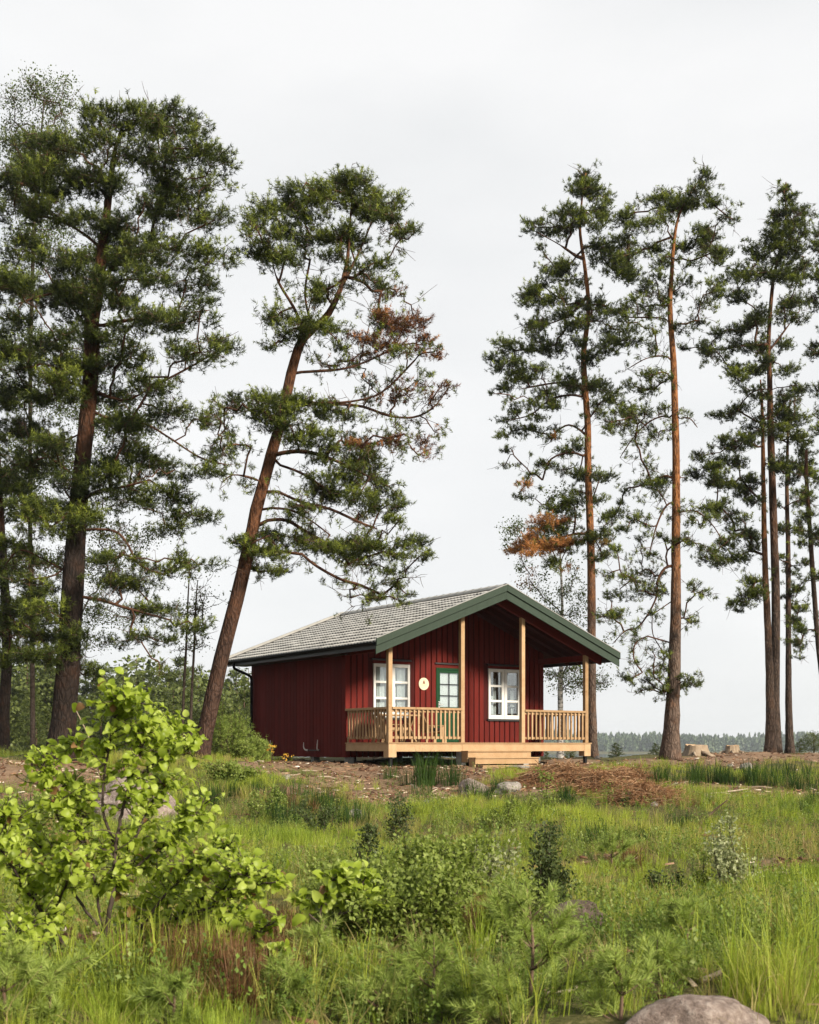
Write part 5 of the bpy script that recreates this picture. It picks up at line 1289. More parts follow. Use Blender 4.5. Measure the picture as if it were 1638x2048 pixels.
def shrub(name, label, px, py, top, width, leaf_sz, material, seed, nst=14, per=60, Yd=1.0, cat='bush', stem='alder_bark', upright=.9, group=None, narrow=False, leafy=(.15, 1)):
    """many-stemmed shrub with small leaves; (px, py) is its foot, top its highest row"""
    g = np.random.default_rng(seed)
    B = G(px, py); Y = B[1]
    h = (py - top) / 2400 * Y; wd = width / 2400 * Y * .5
    root = empty(name, tuple(B), label, cat, group)
    sp, C, tw = [], [], []
    for i in range(nst):
        a = g.uniform(0, 6.28); rr = wd * math.sqrt(g.random())
        hh_ = h * (1 if i == 0 else g.uniform(.38, 1.08)) * (1 - .2 * (rr / wd) if not narrow else 1)
        e = B + np.array([rr * math.cos(a), rr * math.sin(a) * Yd, hh_])
        s = B + np.array([rr * math.cos(a) * .25, rr * math.sin(a) * .25 * Yd, -.03])
        s[2] = float(gz(s[0], s[1])) - .03
        pts = smooth_path(np.array([s, s + (e - s) * .35 + g.normal(size=3) * .04, s + (e - s) * .7 + g.normal(size=3) * .04, e]), 12)
        sp.append(tube_np(pts, np.linspace(.0045 + .003 * h, .0015, 12), 5))
        for _ in range(int(per * 1.6)):
            f = leafy[0] + (leafy[1] - leafy[0]) * g.random() ** .8
            p = pts[min(11, int(f * 11))]
            d = g.normal(size=3) + np.array([0, 0, .35]); d /= np.linalg.norm(d)
            L = g.uniform(.02, .14) * (1.15 - .7 * f) * (.5 + h)
            q = p + d * L
            if g.random() < .35: tw.append((p, (p + q) / 2, q))
            for _k in range(3): C.append(q + g.normal(size=3) * leaf_sz * .7)
    V, F = merge(sp); np_obj('stems', V, F, stem, root, smooth=True)
    if tw:
        V, F = strips(np.array(tw), .002, .001); np_obj('twigs', V, F, stem, root, kind='stuff')
    V, F = leaf_quads(g, np.array(C), leaf_sz * 1.15, droop=-.4, up=.9)
    np_obj('foliage', V, F, material, root, {'tone': ('FACE', np.clip(.5 + g.normal(size=len(F)) * .2, 0, 1))}, kind='stuff')
    return root
shrub('willow_bush', 'dense yellow-green willow thicket in the middle of the foreground', 800, 1905, 1690, 330, .034, 'willow_leaves', 51, 46, 62, .7)
shrub('willow_bush', 'yellow-green willow bush behind the thicket, with a few taller sprays', 890, 1850, 1640, 200, .034, 'willow_leaves', 52, 24, 50, .7)
shrub('willow_bush', 'small leafy willow at the left of the thicket', 690, 1870, 1680, 170, .032, 'willow_leaves', 53, 20, 46, .7)
shrub('birch_shrub', 'dark upright birch shrub right of the thicket', 1085, 1830, 1635, 95, .030, 'dark_leaves', 54, 10, 52, .8, narrow=True)
shrub('birch_shrub', 'slender birch shoot with pale shining leaves above the thicket', 965, 1790, 1640, 110, .038, 'grey_leaves', 55, 6, 26, .6)
shrub('birch_shrub', 'thin dark birch shoot left of the thicket', 735, 1780, 1655, 40, .032, 'dark_leaves', 56, 4, 40, .8, narrow=True)
shrub('birch_shrub', 'dark narrow birch shoot before the bare bank', 795, 1690, 1590, 48, .034, 'dark_leaves', 57, 5, 40, .8, narrow=True)
shrub('willow_shrub', 'pale grey-green willow shrub standing alone in the right meadow', 1470, 1790, 1612, 120, .036, 'grey_leaves', 58, 11, 30, .8, leafy=(.4, 1))
shrub('willow_shrub', 'small thin willow shoot left of the pale shrub', 1405, 1790, 1690, 50, .03, 'willow_leaves', 59, 4, 22, .8)
shrub('birch_shrub', 'tall thin birch shoot with light leaves in front of the brushwood', 1080, 1640, 1535, 60, .034, 'willow_leaves', 60, 5, 30, .8, narrow=True)
shrub('bush', 'low leafy bush on the slope below the bare bank', 640, 1670, 1600, 120, .035, 'dark_leaves', 61, 10, 20, .8)
shrub('bush', 'small green bush in the grass at the left of the bank', 540, 1640, 1575, 100, .035, 'willow_leaves', 62, 12, 40, .8)
shrub('bush', 'leafy bush at the foot of the leaning pine', 470, 1570, 1520, 130, .05, 'willow_leaves', 63, 14, 45, .8)
shrub('bush', 'pale leafy weeds on the left slope under the brown litter', 60, 1700, 1560, 170, .05, 'willow_leaves', 64, 18, 40, .8)
shrub('bush', 'small dark bush low in the right foreground grass', 1330, 1800, 1740, 90, .03, 'dark_leaves', 65, 10, 35, .8)
shrub('herb_patch', 'leafy weed patch between the two front stones', 1000, 1660, 1600, 90, .035, 'willow_leaves', 66, 10, 30, .8, cat='weeds')
shrub('bush', 'low dark bilberry shrub at the lower left corner', 40, 1960, 1850, 170, .028, 'dark_leaves', 67, 18, 50, .8)
shrub('bush', 'yellowish small shrub by the dark stone', 1030, 1890, 1760, 110, .03, 'willow_leaves', 69, 12, 45, .8)

CLEAR = [(1.33, 5.7, .5), (1.27, 8.85, .6), (1.27, 8.0, .5), (-.25, 9.2, .7), (1.05, 10.2, .3)]
def pine_sapling(label, px, py, top, width, seed, tone=.5):
    g = np.random.default_rng(seed)
    B = G(px, py); Y = B[1]; h = (py - top) / 2400 * Y; wd = width / 2400 * Y * .5
    CLEAR.append((B[0], B[1], wd * 1.1))
    root = empty('pine_sapling', tuple(B), label, 'sapling', 'young pines in the foreground grass')
    sp, C, A = [], [], []
    st = smooth_path(np.array([B - [0, 0, .05], B + [g.normal() * .02, g.normal() * .02, h * .5], B + [g.normal() * .03, 0, h]]), 14)
    sp.append(tube_np(st, np.linspace(.009 + .006 * h, .004, 14), 6))
    shoots = [(st[8], st[-1])]
    nw = max(3, int(h / .15))
    for i in range(nw):
        f = .12 + .8 * i / nw; p = st[int(f * 13)]
        for b_ in range(int(g.integers(4, 7))):
            a = g.uniform(0, 6.28); L = wd * (1.15 - f) * g.uniform(.75, 1.15)
            e = p + np.array([L * math.cos(a), L * math.sin(a), L * (.55 + .8 * f)])
            m = (p + e) / 2 + np.array([0, 0, -.08 * L])
            sp.append(tube_np(smooth_path(np.array([p, m, e]), 6), np.linspace(.005, .0025, 6), 5))
            shoots.append((p + (m - p) * .9, e))
            for _ in range(2):
                q = m + (e - m) * g.uniform(.1, .8); e2 = q + (e - p) * .3 + g.normal(size=3) * .07 * (.5 + L)
                sp.append(tube_np(np.array([q, e2]), [.003, .002], 4)); shoots.append((q, e2))
    for p, e in shoots:
        L = np.linalg.norm(e - p); n = max(6, int(L / .0105)); u = np.linspace(0, 1, n)[:, None]
        C.append(p + (e - p) * u); A.append(np.repeat(((e - p) / (L + 1e-9))[None], n, 0))
    C = np.vstack(C); A = np.vstack(A)
    V, F = merge(sp); np_obj('stem', V, F, 'bark_stick', root, smooth=True)
    V, F = needle_tufts(g, C, A, 9, .072, .0048, .7, .004)
    np_obj('needles', V, F, 'sapling_needles', root, {'tone': ('FACE', np.repeat(np.clip(tone + g.normal(size=len(C)) * .15, 0, 1), 9))}, kind='stuff')
for i, (px, py, tp, wd, lb) in enumerate((
        (1058, 2010, 1765, 230, 'tallest young pine, right of the willow thicket'), (1240, 2044, 1905, 150, 'bushy young pine left of the big boulder'), (855, 2035, 1880, 150, 'soft green young pine in front of the thicket'),
        (20, 2044, 1880, 170, 'young pine at the very lower left corner'), (110, 2046, 1925, 130, 'short young pine beside the corner one at lower left'), (340, 2046, 1950, 110, 'small young pine beside the brown heather'), (640, 1960, 1840, 90, 'slim young pine under the small alder'),
        (1372, 1905, 1790, 110, 'young pine in the grass behind the boulder'), (1225, 1745, 1665, 90, 'yellow-green young pine in the middle of the meadow'), (760, 2046, 1960, 110, 'short young pine at the bottom edge under the thicket'),
        (560, 2030, 1930, 110, 'young pine right of the brown heather'), (1000, 2046, 1950, 110, 'low young pine at the bottom edge near the tallest one'), (1330, 1970, 1880, 110, 'tiny pine just above the boulder'))):
    pine_sapling(lb, px, py, tp, wd, 80 + i, .5 + .1 * math.sin(i * 2.3))
# juniper-like thicket at the corner of the cabin
def conifer_bush(label, px, py, top, width, seed, Y=None, tone=.6):
    g = np.random.default_rng(seed)
    B = G(px, py) if Y is None else np.array([(px - 819) / 2400 * Y, Y, float(gz((px - 819) / 2400 * Y, Y))])
    Y = B[1]; h = (py - top) / 2400 * Y; wd = width / 2400 * Y * .5
    root = empty('juniper', tuple(B), label, 'bush', 'junipers by the side wall')
    sp, C, A = [], [], []
    for i in range(26):
        a = g.uniform(0, 6.28); rr = wd * math.sqrt(g.random())
        e = B + np.array([rr * math.cos(a), rr * math.sin(a), h * (1 - .5 * (rr / wd) ** 2) * g.uniform(.75, 1)])
        s = B + np.array([rr * .3 * math.cos(a), rr * .3 * math.sin(a), -.05])
        pts = smooth_path(np.array([s, (s + e) / 2 + g.normal(size=3) * .06, e]), 12)
        sp.append(tube_np(pts, np.linspace(.012, .003, 12), 5))
        for j in range(46):
            f = g.uniform(.12, 1); p = pts[int(f * 11)]
            d = g.normal(size=3) * np.array([1, 1, .7]) + np.array([0, 0, .5]); d /= np.linalg.norm(d); L = g.uniform(.03, .20)
            C.append(p + d * L); A.append(d)
    V, F = merge(sp); np_obj('stems', V, F, 'twig_bark', root)
    V, F = needle_tufts(g, np.array(C), np.array(A), 11, .085, .010, .8, .03)
    np_obj('foliage', V, F, 'sapling_needles', root, {'tone': ('FACE', np.repeat(np.clip(tone - .15 + g.normal(size=len(C)) * .22, 0, 1), 11))}, kind='stuff')
conifer_bush('broad juniper between the leaning trunk and the side wall', 468, 1545, 1425, 90, 71, 30.5)
conifer_bush('low juniper at the foot of the side wall beside the yellow flowers', 510, 1550, 1490, 66, 72, 30.2)
conifer_bush('small juniper left of the leaning trunk base', 350, 1540, 1490, 60, 73, 31, .4)
conifer_bush('juniper behind the leaning trunk, up against the dark wood', 440, 1530, 1390, 70, 74, 35, .55)
# yellow flowers
for i, (px, py, tp, lb) in enumerate(((543, 1533, 1492, 'tallest yellow-orange flower stalk before the side wall'), (572, 1536, 1510, 'orange flower stalk in front of the foundation gap'), (562, 1546, 1535, 'low yellow flower cluster at the edge of the grass'))):
    g = np.random.default_rng(140 + i)
    Yf = 29.3
    B = np.array([(px - 819) / 2400 * Yf, Yf, float(gz((px - 819) / 2400 * Yf, Yf))]); h = (1492 - tp) / 2400 * Yf + EYE - B[2]
    r = empty('yellow_flower', tuple(B), lb, 'flower', 'yellow flower stalks by the cabin wall')
    parts = [tube_np(np.array([B - [0, 0, .03], B + [.01, 0, h * .5], B + [0, 0, h]]), [.006, .005, .004], 5)]
    C = []
    for k in range(12):
        e = B + np.array([g.normal() * .055, g.normal() * .05, h - abs(g.normal()) * .09 + .02]); parts.append(tube_np(np.array([B + [0, 0, h * .7], e]), [.003, .002], 4)); C += [e + g.normal(size=3) * .012 for _ in range(7)]
    V, F = merge(parts); np_obj('stalk', V, F, 'bark_stick', r)
    V, F = leaf_quads(g, np.array(C), .035); np_obj('petals', V, F, 'yellow_petals', r, {'tone': ('FACE', g.random(len(F)))}, kind='stuff')

# ------------------------------------------------------------------ stones, stumps, brushwood
def stone(name, label, px, py, w_px, h_px, material, seed, group=None, depth=1.0, cat='stone', rough=.10, sink=.3, flat_top=.0):
    """weathered boulder: a displaced sphere resting in the soil; (px, py) its foot, size in photo pixels"""
    import bmesh
    g = np.random.default_rng(seed)
    B = G(px, py); Y = B[1]
    a = w_px / 2400 * Y / 2; c = h_px / 2400 * Y / (1 - sink * .5)
    bm = bmesh.new(); bmesh.ops.create_icosphere(bm, subdivisions=5 if w_px > 90 else 4, radius=1)
    V = np.array([v.co[:] for v in bm.verts]); F = np.array([[v.index for v in f.verts] for f in bm.faces]); bm.free()
    r = np.ones(len(V))
    for k in range(16):
        d = rand_dirs(g, 1)[0]; q = V @ d; r -= np.maximum(0, q - g.uniform(.55, .8)) * g.uniform(.25, .6)
    for fr in (2.2, 4.5, 9.0, 19.0):
        ph = g.uniform(0, 6, 3); M = g.normal(size=(3, 3)); r += rough * (1.5 / fr) * (np.sin(V @ M[0] * fr + ph[0]) + np.sin(V @ M[1] * fr + ph[1]))
    V = V * r[:, None] * np.array([a, a * depth, c * .62])
    V[:, 2] = np.where(V[:, 2] > 0, V[:, 2] * (1 - flat_top), V[:, 2])
    V[:, 2] += c * .62 * (.62 - sink)
    o = bpy.data.objects.new(name, np_mesh(name, V, F, material, smooth=True)); o.location = (B[0], B[1] + a * depth * .6, B[2]); o.rotation_euler = (0, 0, g.uniform(-.3, .3)); link(o)
    return tag(o, label, cat, group)
stone('boulder', 'large pinkish-grey boulder at the bottom right', 1400, 2088, 330, 100, 'boulder_stone', 201, cat='boulder', depth=.75, rough=.07, flat_top=.12)
stone('boulder', 'dark flat-topped boulder half hidden in the grass', 1165, 1874, 160, 92, 'dark_stone', 202, cat='boulder', depth=.8, flat_top=.1, sink=.2)
for i, (px, py, w_, h_, m_, lb) in enumerate((
        (945, 1592, 66, 36, 'boulder_stone', 'slanting grey stone in front of the steps'), (1015, 1587, 66, 25, 'pale_stone', 'pale pinkish stone right of the slanting one'), (1497, 1540, 34, 17, 'pale_stone', 'white stone on the grassy crest under the right pines'), (1462, 1534, 18, 8, 'pale_stone', 'small white stone left of the bigger white one'),
        (573, 1559, 26, 12, 'pale_stone', 'white stone beside the yellow flowers'), (1255, 1602, 34, 16, 'pale_stone', 'pale stone in the grass right of the brushwood'), (1310, 1612, 22, 9, 'pale_stone', 'small pale stone further right in the grass'), (706, 1640, 44, 22, 'pale_stone', 'pale stone at the lower edge of the bare bank'),
        (865, 1612, 50, 14, 'pale_stone', 'flat whitish stone in the middle of the bare bank'), (1195, 1518, 14, 7, 'pale_stone', 'tiny pale stone at the foot of the slender pine'), (1415, 1600, 40, 14, 'pale_stone', 'long pale stone among the bark chips on the right'), (1500, 1598, 30, 12, 'pale_stone', 'whitish stone at the right end of the bark chips'),
        (180, 1990, 60, 24, 'boulder_stone', 'low grey stone showing under the alder'), (1425, 1780, 26, 9, 'pale_stone', 'small stone beside the pale willow shrub'), (1040, 1537, 60, 6, 'pale_stone', 'flat stone slab at the foot of the steps'))):
    stone('stone', lb, px, py, w_, h_, m_, 210 + i, None, 1.0)
stone('rock_outcrop', 'sloping bare grey rock on the left bank behind the alder', 262, 1648, 190, 112, 'boulder_stone', 240, cat='rock', depth=1.5, sink=.35, rough=.05)
def stump(label, px, py, w_px, h_px, seed):
    g = np.random.default_rng(seed); B = G(px, py, 4.5, 45); Y = B[1]; r = w_px / 2400 * Y / 2; h = h_px / 2400 * Y
    root = empty('tree_stump', tuple(B), label, 'stump', 'cut stumps on the crest')
    n = 24; an = np.linspace(0, 2 * np.pi, n, endpoint=False); wob = 1 + .08 * np.sin(3 * an + seed) + .06 * g.normal(size=n)
    V = []; 
    for f, rr in ((-.2, 1.35), (.15, 1.18), (.5, 1.03), (1.0, .95)):
        V += [(r * rr * wob[i] * math.cos(a), r * rr * wob[i] * math.sin(a), f * h + (.06 * h * g.normal() if f == 1 else 0)) for i, a in enumerate(an)]
    F = [(k * n + i, k * n + (i + 1) % n, (k + 1) * n + (i + 1) % n, (k + 1) * n + i) for k in range(3) for i in range(n)]
    m = MB(); m.add(V, F); m.build('bark', 'grey_wood', root)
    m = MB(); m.add(V[-n:] + [(0, 0, h * 1.03)], [(i, (i + 1) % n, n) for i in range(n)]); m.build('cut_face', 'cut_wood', root)
    for k in range(5):
        a = g.uniform(0, 6.28); MB().tube([(r * .9 * math.cos(a), r * .9 * math.sin(a), h * .25), (r * 1.7 * math.cos(a + .1), r * 1.7 * math.sin(a + .1), .02), (r * 2.2 * math.cos(a + .2), r * 2.2 * math.sin(a + .2), -.06)], [.05, .04, .02]).build('root', 'grey_wood', root, smooth=True)
stump('wide pale stump right beside the tall orange pine', 1392, 1509, 44, 19, 1)
stump('smaller brown stump midway between the tall pine and the paired trunks', 1464, 1504, 26, 15, 2)
stump('dark stump left of the leaning pine, behind the alder', 268, 1530, 22, 24, 3)
# heap of dry pine brushwood in front of the right end of the porch
def brush_heap(label, spots, seed, n, L=(.25, .8)):
    g = np.random.default_rng(seed); st, C, A = [], [], []
    for (px, py, rx, ry, hh_) in spots:
        B = G(px, py); Y = B[1]; rx = rx / 2400 * Y; ry = max(.3, ry)
        for _ in range(int(n * rx)):
            u, v = g.normal() * rx * .45, g.normal() * ry * .45
            z = float(gz(B[0] + u, Y + v)) + hh_ * math.exp(-(u / rx) ** 2 * 2 - (v / ry) ** 2 * 2) * g.uniform(.1, 1)
            p = np.array([B[0] + u, Y + v, z]); d = g.normal(size=3) * np.array([1, .8, .22]) + np.array([.5, -.3, 0]); d /= np.linalg.norm(d); l = g.uniform(*L)
            st.append((p - d * l / 2, p + np.array([0, 0, .10 * l]), p + d * l / 2 - np.array([0, 0, .06 * l])))
            for k in range(4):
                C.append(p + d * l * g.uniform(-.2, .5)); A.append(d + g.normal(size=3) * .4)
    B = G(spots[0][0], spots[0][1])
    root = empty('brush_heap', tuple(B), label, 'brushwood')
    V, F = strips(np.array(st), .007, .0025)
    np_obj('dry_branches', V, F, 'dry_twigs', root, {'tone': ('FACE', np.tile(np.repeat(g.random(len(st)), 2), 6))}, kind='stuff')
    A = np.array(A); A /= np.linalg.norm(A, axis=1)[:, None]
    V, F = needle_tufts(g, np.array(C), A, 9, .09, .008, .8, .04)
    np_obj('dry_needles', V, F, 'dry_twigs', root, {'tone': ('FACE', np.repeat(np.clip(.25 + g.normal(size=len(C)) * .22, 0, 1), 9))}, kind='stuff')
brush_heap('heap of rusty dead pine branches right of the steps', [(1130, 1572, 80, 1.0, .46), (1210, 1582, 90, 1.0, .44), (1290, 1600, 80, .8, .32), (1080, 1566, 50, .8, .3), (1250, 1566, 70, .9, .3)], 301, 620)
brush_heap('pale dry brushwood lying behind the alder at the left', [(80, 1690, 110, .5, .16), (40, 1720, 90, .5, .12)], 302, 200, (.2, .6))
# broken sticks and bark pieces on the bank: the larger ones singly
stick_lbl = ['pale stick at the upper left of the bare bank', 'crooked pale stick below the rush tussock by the steps', 'short stick left of the rush tussock foot', 'pale stick below the slanting grey stone', 'short stick in the middle of the bare bank',
    'long pale stick among the right-hand bark chips', 'second pale stick in the right-hand bark chips', 'pale stick at the right end of the bark chips', 'small stick below the right-hand bark chips', 'long stick at the right end of the brushwood heap', 'stick in front of the foundation piers under the side wall', 'short stick in front of the corner block of the porch',
    'small stick beside the white stone and yellow flowers', 'stick at the left foot of the brushwood heap', 'dry stick standing out of the grass above the big boulder', 'brown dead branch at the foot of the tallest young pine', 'grey stick lying on the sloping rock', 'dead stem lying right of the brown heather', 'second dead stem beside the brown heather', 'stick on the brown litter left of the thick pine', 'long thin stick at the far left on the brown litter']
g = np.random.default_rng(320)
for i, (px, py, L, an, m_) in enumerate(((655, 1560, 40, .1, 'dead_wood'), (868, 1585, 32, 1.1, 'dead_wood'), (830, 1577, 26, 2.0, 'dead_wood'), (915, 1607, 34, .2, 'dead_wood'), (760, 1600, 22, 2.4, 'dead_wood'), (1470, 1585, 60, .3, 'dead_wood'), (1440, 1592, 50, .1, 'dead_wood'), (1520, 1580, 46, 2.9, 'dead_wood'),
        (1400, 1605, 36, .5, 'dead_wood'), (1350, 1572, 70, .15, 'dead_wood'), (620, 1545, 30, .1, 'dead_wood'), (690, 1556, 24, 2.8, 'dead_wood'), (590, 1552, 22, .3, 'dead_wood'), (1110, 1575, 30, .2, 'dead_wood'), (1420, 1960, 80, .9, 'dead_wood'), (1130, 1990, 90, .5, 'dead_wood'), (330, 1590, 60, .5, 'dead_wood'), (560, 1960, 70, 1.2, 'dead_wood'), (600, 1985, 60, .5, 'dead_wood'), (150, 1545, 50, .1, 'dead_wood'), (60, 1530, 60, .05, 'dead_wood'))):
    B = G(px, py); Y = B[1]; l = L / 2400 * Y
    d = np.array([math.cos(an), math.sin(an), 0]); p0 = B - d * l / 2; p1 = B + d * l / 2
    zz = lambda p: float(gz(p[0], p[1])) + .025
    pts = [np.array([*p0[:2], zz(p0)]), np.array([*B[:2], zz(B) + .04 * l]) + g.normal(size=3) * .02, np.array([*p1[:2], zz(p1) + .03])]
    pts = smooth_path(np.array(pts), 7) - B
    o = MB().tube(pts, np.linspace(.016 + .012 * l, .007, 7), 6).build('stick', m_)
    o.location = B
    tag(o, stick_lbl[i], 'stick', 'broken sticks on the bare ground')
tilted = at(205, 1500, 18); B = G(205, 1560)
for (px0, py0, px1, py1, Yk, lb) in ((200, 1540, 147, 1410, 24, 'long pale dead stem leaning up beside the thick pine trunk'), (1395, 1690, 1455, 1600, 19, 'thin dark stem leaning in the right meadow')):
    p0 = at(px0, py0, Yk); p0[2] = float(gz(p0[0], p0[1])) - .03; p1 = at(px1, py1, Yk - .2)
    pts = smooth_path(np.array([p0, (p0 + p1) / 2 + [.05, 0, .06], p1]), 9) - p0
    o = MB().tube(pts, np.linspace(.02, .008, 9), 6).build('dead_stem', 'dead_wood' if px0 < 500 else 'bark_stick'); o.location = p0; tag(o, lb, 'dead stem')
# orange scraps glimpsed through the alder
g = np.random.default_rng(330); B = G(85, 1745)
o = MB()
for k in range(3):
    q = np.array([g.normal() * .06, g.normal() * .04, .05 + .04 * k]); o.tube(smooth_path(np.array([q, q + [.04, .01, .07], q + [.02, -.02, .16], q + [.06, 0, .2]]), 9), .012, 5)
o = o.build('plastic_ribbon', 'orange_plastic'); o.location = B; tag(o, 'orange-red plastic ribbon glimpsed behind the alder leaves', 'ribbon')

# ------------------------------------------------------------------ ground cover (nobody could count it)
def blade_tuft(name, n, h, spread, wd, seed, material, lean=.5):
    g = np.random.default_rng(seed)
    a = g.uniform(0, 6.28, n); r = spread * np.sqrt(g.random(n)); L = h * g.uniform(.45, 1.1, n)
    b0 = np.stack([r * np.cos(a), r * np.sin(a), np.full(n, -.03)], 1)
    a2 = a + g.normal(size=n) * .8; ln = lean * g.uniform(.1, 1.2, n)
    d = np.stack([np.cos(a2), np.sin(a2), np.zeros(n)], 1)
    m1 = b0 + d * (ln * L * .18)[:, None] + np.array([0, 0, 1]) * (L * .5)[:, None]
    m2 = b0 + d * (ln * L * .5)[:, None] + np.array([0, 0, 1]) * (L * .85)[:, None]
    tp = b0 + d * (ln * L * .95)[:, None] + np.array([0, 0, 1]) * (L * (1.02 - .25 * ln))[:, None]
    sd = np.stack([-np.sin(a2 + g.normal(size=n)), np.cos(a2 + g.normal(size=n)), np.zeros(n)], 1) * (wd * g.uniform(.6, 1.2, n))[:, None] * .5
    V = np.stack([b0 - sd, b0 + sd, m1 - sd * .9, m1 + sd * .9, m2 - sd * .6, m2 + sd * .6, tp], 1).reshape(-1, 3)
    i = np.arange(n)[:, None] * 7
    F = np.vstack([i + np.array([[0, 1, 3]]), i + np.array([[0, 3, 2]]), i + np.array([[2, 3, 5]]), i + np.array([[2, 5, 4]]), i + np.array([[4, 5, 6]])])
    tone = np.tile(np.clip(.5 + g.normal(size=n) * .28, 0, 1), 5)
    return bpy.data.objects.new(name, np_mesh(name, V, F, material, {'tone': ('FACE', tone)}))
def herb(name, n, h, leaf, seed, material='herb_leaves', spread=.12):
    g = np.random.default_rng(seed); C = []; tw = []
    for i in range(n):
        b0 = np.array([g.normal() * spread, g.normal() * spread, -.02]); e = b0 + np.array([g.normal() * .05, g.normal() * .05, h * g.uniform(.5, 1.1)])
        tw.append((b0, (b0 + e) / 2, e))
        for k in range(9): C.append(b0 + (e - b0) * g.uniform(.2, 1) + g.normal(size=3) * leaf * .6)
    V1, F1 = leaf_quads(g, np.array(C), leaf, -.3, .9); V2, F2 = strips(np.array(tw), .0025, .0012)
    V, F = merge([(V1, F1), (V2, F2)])
    return bpy.data.objects.new(name, np_mesh(name, V, F, material, {'tone': ('FACE', np.clip(.5 + g.normal(size=len(F)) * .25, 0, 1))}))
def scatter(name, protos, P, idx, rot, scl, tint, label, cat):
    """points carrying rotation, scale and tint, one plant instanced on each"""
    pc = bpy.data.collections.new(name + '_kinds')
    for i, o in enumerate(protos):
        o.name = '%s_%02d' % (name, i); pc.objects.link(o)
    me = bpy.data.meshes.new(name); P = np.asarray(P, np.float32)
    me.vertices.add(len(P)); me.vertices.foreach_set('co', P.ravel())
    for a, ty, val in (('idx', 'INT', idx), ('scl', 'FLOAT', scl), ('tint', 'FLOAT', tint)):
        at_ = me.attributes.new(a, ty, 'POINT'); at_.data.foreach_set('value', np.ascontiguousarray(val, np.int32 if ty == 'INT' else np.float32))
    at_ = me.attributes.new('rot', 'FLOAT_VECTOR', 'POINT'); at_.data.foreach_set('vector', np.ascontiguousarray(rot, np.float32).ravel())
    o = bpy.data.objects.new(name, me); link(o)
    ng = bpy.data.node_groups.new(name, 'GeometryNodeTree')
    ng.interface.new_socket('Geometry', in_out='INPUT', socket_type='NodeSocketGeometry'); ng.interface.new_socket('Geometry', in_out='OUTPUT', socket_type='NodeSocketGeometry')
    nd = ng.nodes; lk = ng.links
    gi = nd.new('NodeGroupInput'); go = nd.new('NodeGroupOutput'); ip = nd.new('GeometryNodeInstanceOnPoints'); ci = nd.new('GeometryNodeCollectionInfo')
    ci.inputs['Collection'].default_value = pc; ci.inputs['Separate Children'].default_value = True; ci.inputs['Reset Children'].default_value = True
    def na(nm, ty):
        q = nd.new('GeometryNodeInputNamedAttribute'); q.data_type = ty; q.inputs[0].default_value = nm; return q.outputs[0]
    lk.new(gi.outputs[0], ip.inputs['Points']); lk.new(ci.outputs[0], ip.inputs['Instance']); ip.inputs['Pick Instance'].default_value = True
    lk.new(na('idx', 'INT'), ip.inputs['Instance Index']); lk.new(na('rot', 'FLOAT_VECTOR'), ip.inputs['Rotation']); lk.new(na('scl', 'FLOAT'), ip.inputs['Scale'])
    lk.new(ip.outputs[0], go.inputs[0])
    md = o.modifiers.new('scatter', 'NODES'); md.node_group = ng
    return tag(o, label, cat, kind='stuff')
def wob(x, y, f, p):
    return np.sin(f * x + p) * np.sin(f * 1.17 * y - 1.3 * p) + .6 * np.sin(2.1 * f * x - y * f + 2 * p) * np.sin(1.9 * f * y + .4 * p)
def spread_points(g, n, y0, y1, power=1.0):
    """points over the viewing fan, a few metres wider than the frame; more of them close by"""
    u = g.random(n); y = y0 * (y1 / y0) ** (u ** power)
    x = (g.random(n) * 2 - 1) * (y * .43 + 2.6)
    return x, y
def under_house(x, y, m=.0):
    dx = x - P0[0]; dy = y - P0[1]; t = dx * CU[0] + dy * CU[1]; s_ = dx * CV[0] + dy * CV[1]
    return (t > -m) & (t < 6.9 + m) & (s_ > -m) & (s_ < 7.6 + m)
def on_steps(x, y):
    dx = x - P0[0]; dy = y - P0[1]; t = dx * CU[0] + dy * CU[1]; s_ = dx * CV[0] + dy * CV[1]
    return (t > 2.1) & (t < 4.6) & (s_ > -1.3) & (s_ < 0)
g = np.random.default_rng(400)
def trampled(g, x, y):
    k = np.ones(len(x), bool)
    for cx, cy, r in CLEAR:
        inside = (np.abs(x - cx * y / cy) < r) & (y > cy - 1.3) & (y < cy + .35)
        k &= ~(inside & (g.random(len(x)) < .62))
    return k
x, y = spread_points(g, 66000, 4.6, 34)
b_ = bare(x, y)
dens_ = np.clip(.58 + .55 * wob(x, y, .9, .7), .05, 1) * np.interp(y, [5, 8, 12], [.6, .7, 1]) * (1 - b_) ** 2
far_thin = 1 - sstep(27, 34, y) * .75
keep = trampled(g, x, y) & (g.random(len(x)) < dens_ * far_thin) & ~under_house(x, y, .3) & ~on_steps(x, y)
x, y = x[keep], y[keep]; n = len(x)
clr = np.clip(.44 + .17 * wob(x, y, .55, 2.1) + g.normal(size=n) * .11, .12, .86)
dry_ = wob(x, y, .8, 4.2) + .5 * bare(x, y) > .55
clr = np.where(dry_ & (g.random(n) < .5), g.uniform(.02, .3, n), clr)
kinds = [blade_tuft('g', 34, .34, .10, .0065, 1, 'grass_blades', .5), blade_tuft('g', 30, .26, .11, .006, 2, 'grass_blades', .8), blade_tuft('g', 38, .42, .09, .0065, 3, 'grass_blades', .35), blade_tuft('g', 26, .20, .12, .006, 4, 'grass_blades', 1.0), blade_tuft('g', 32, .30, .13, .0055, 5, 'grass_blades', .65)]
z = gz(x, y)
sc_ = np.clip(.72 + .28 * wob(x, y, .7, 3.3) + g.normal(size=n) * .15, .3, 1.3) * np.interp(y, [5, 10, 16, 22, 30], [.48, .58, .72, .78, .7])
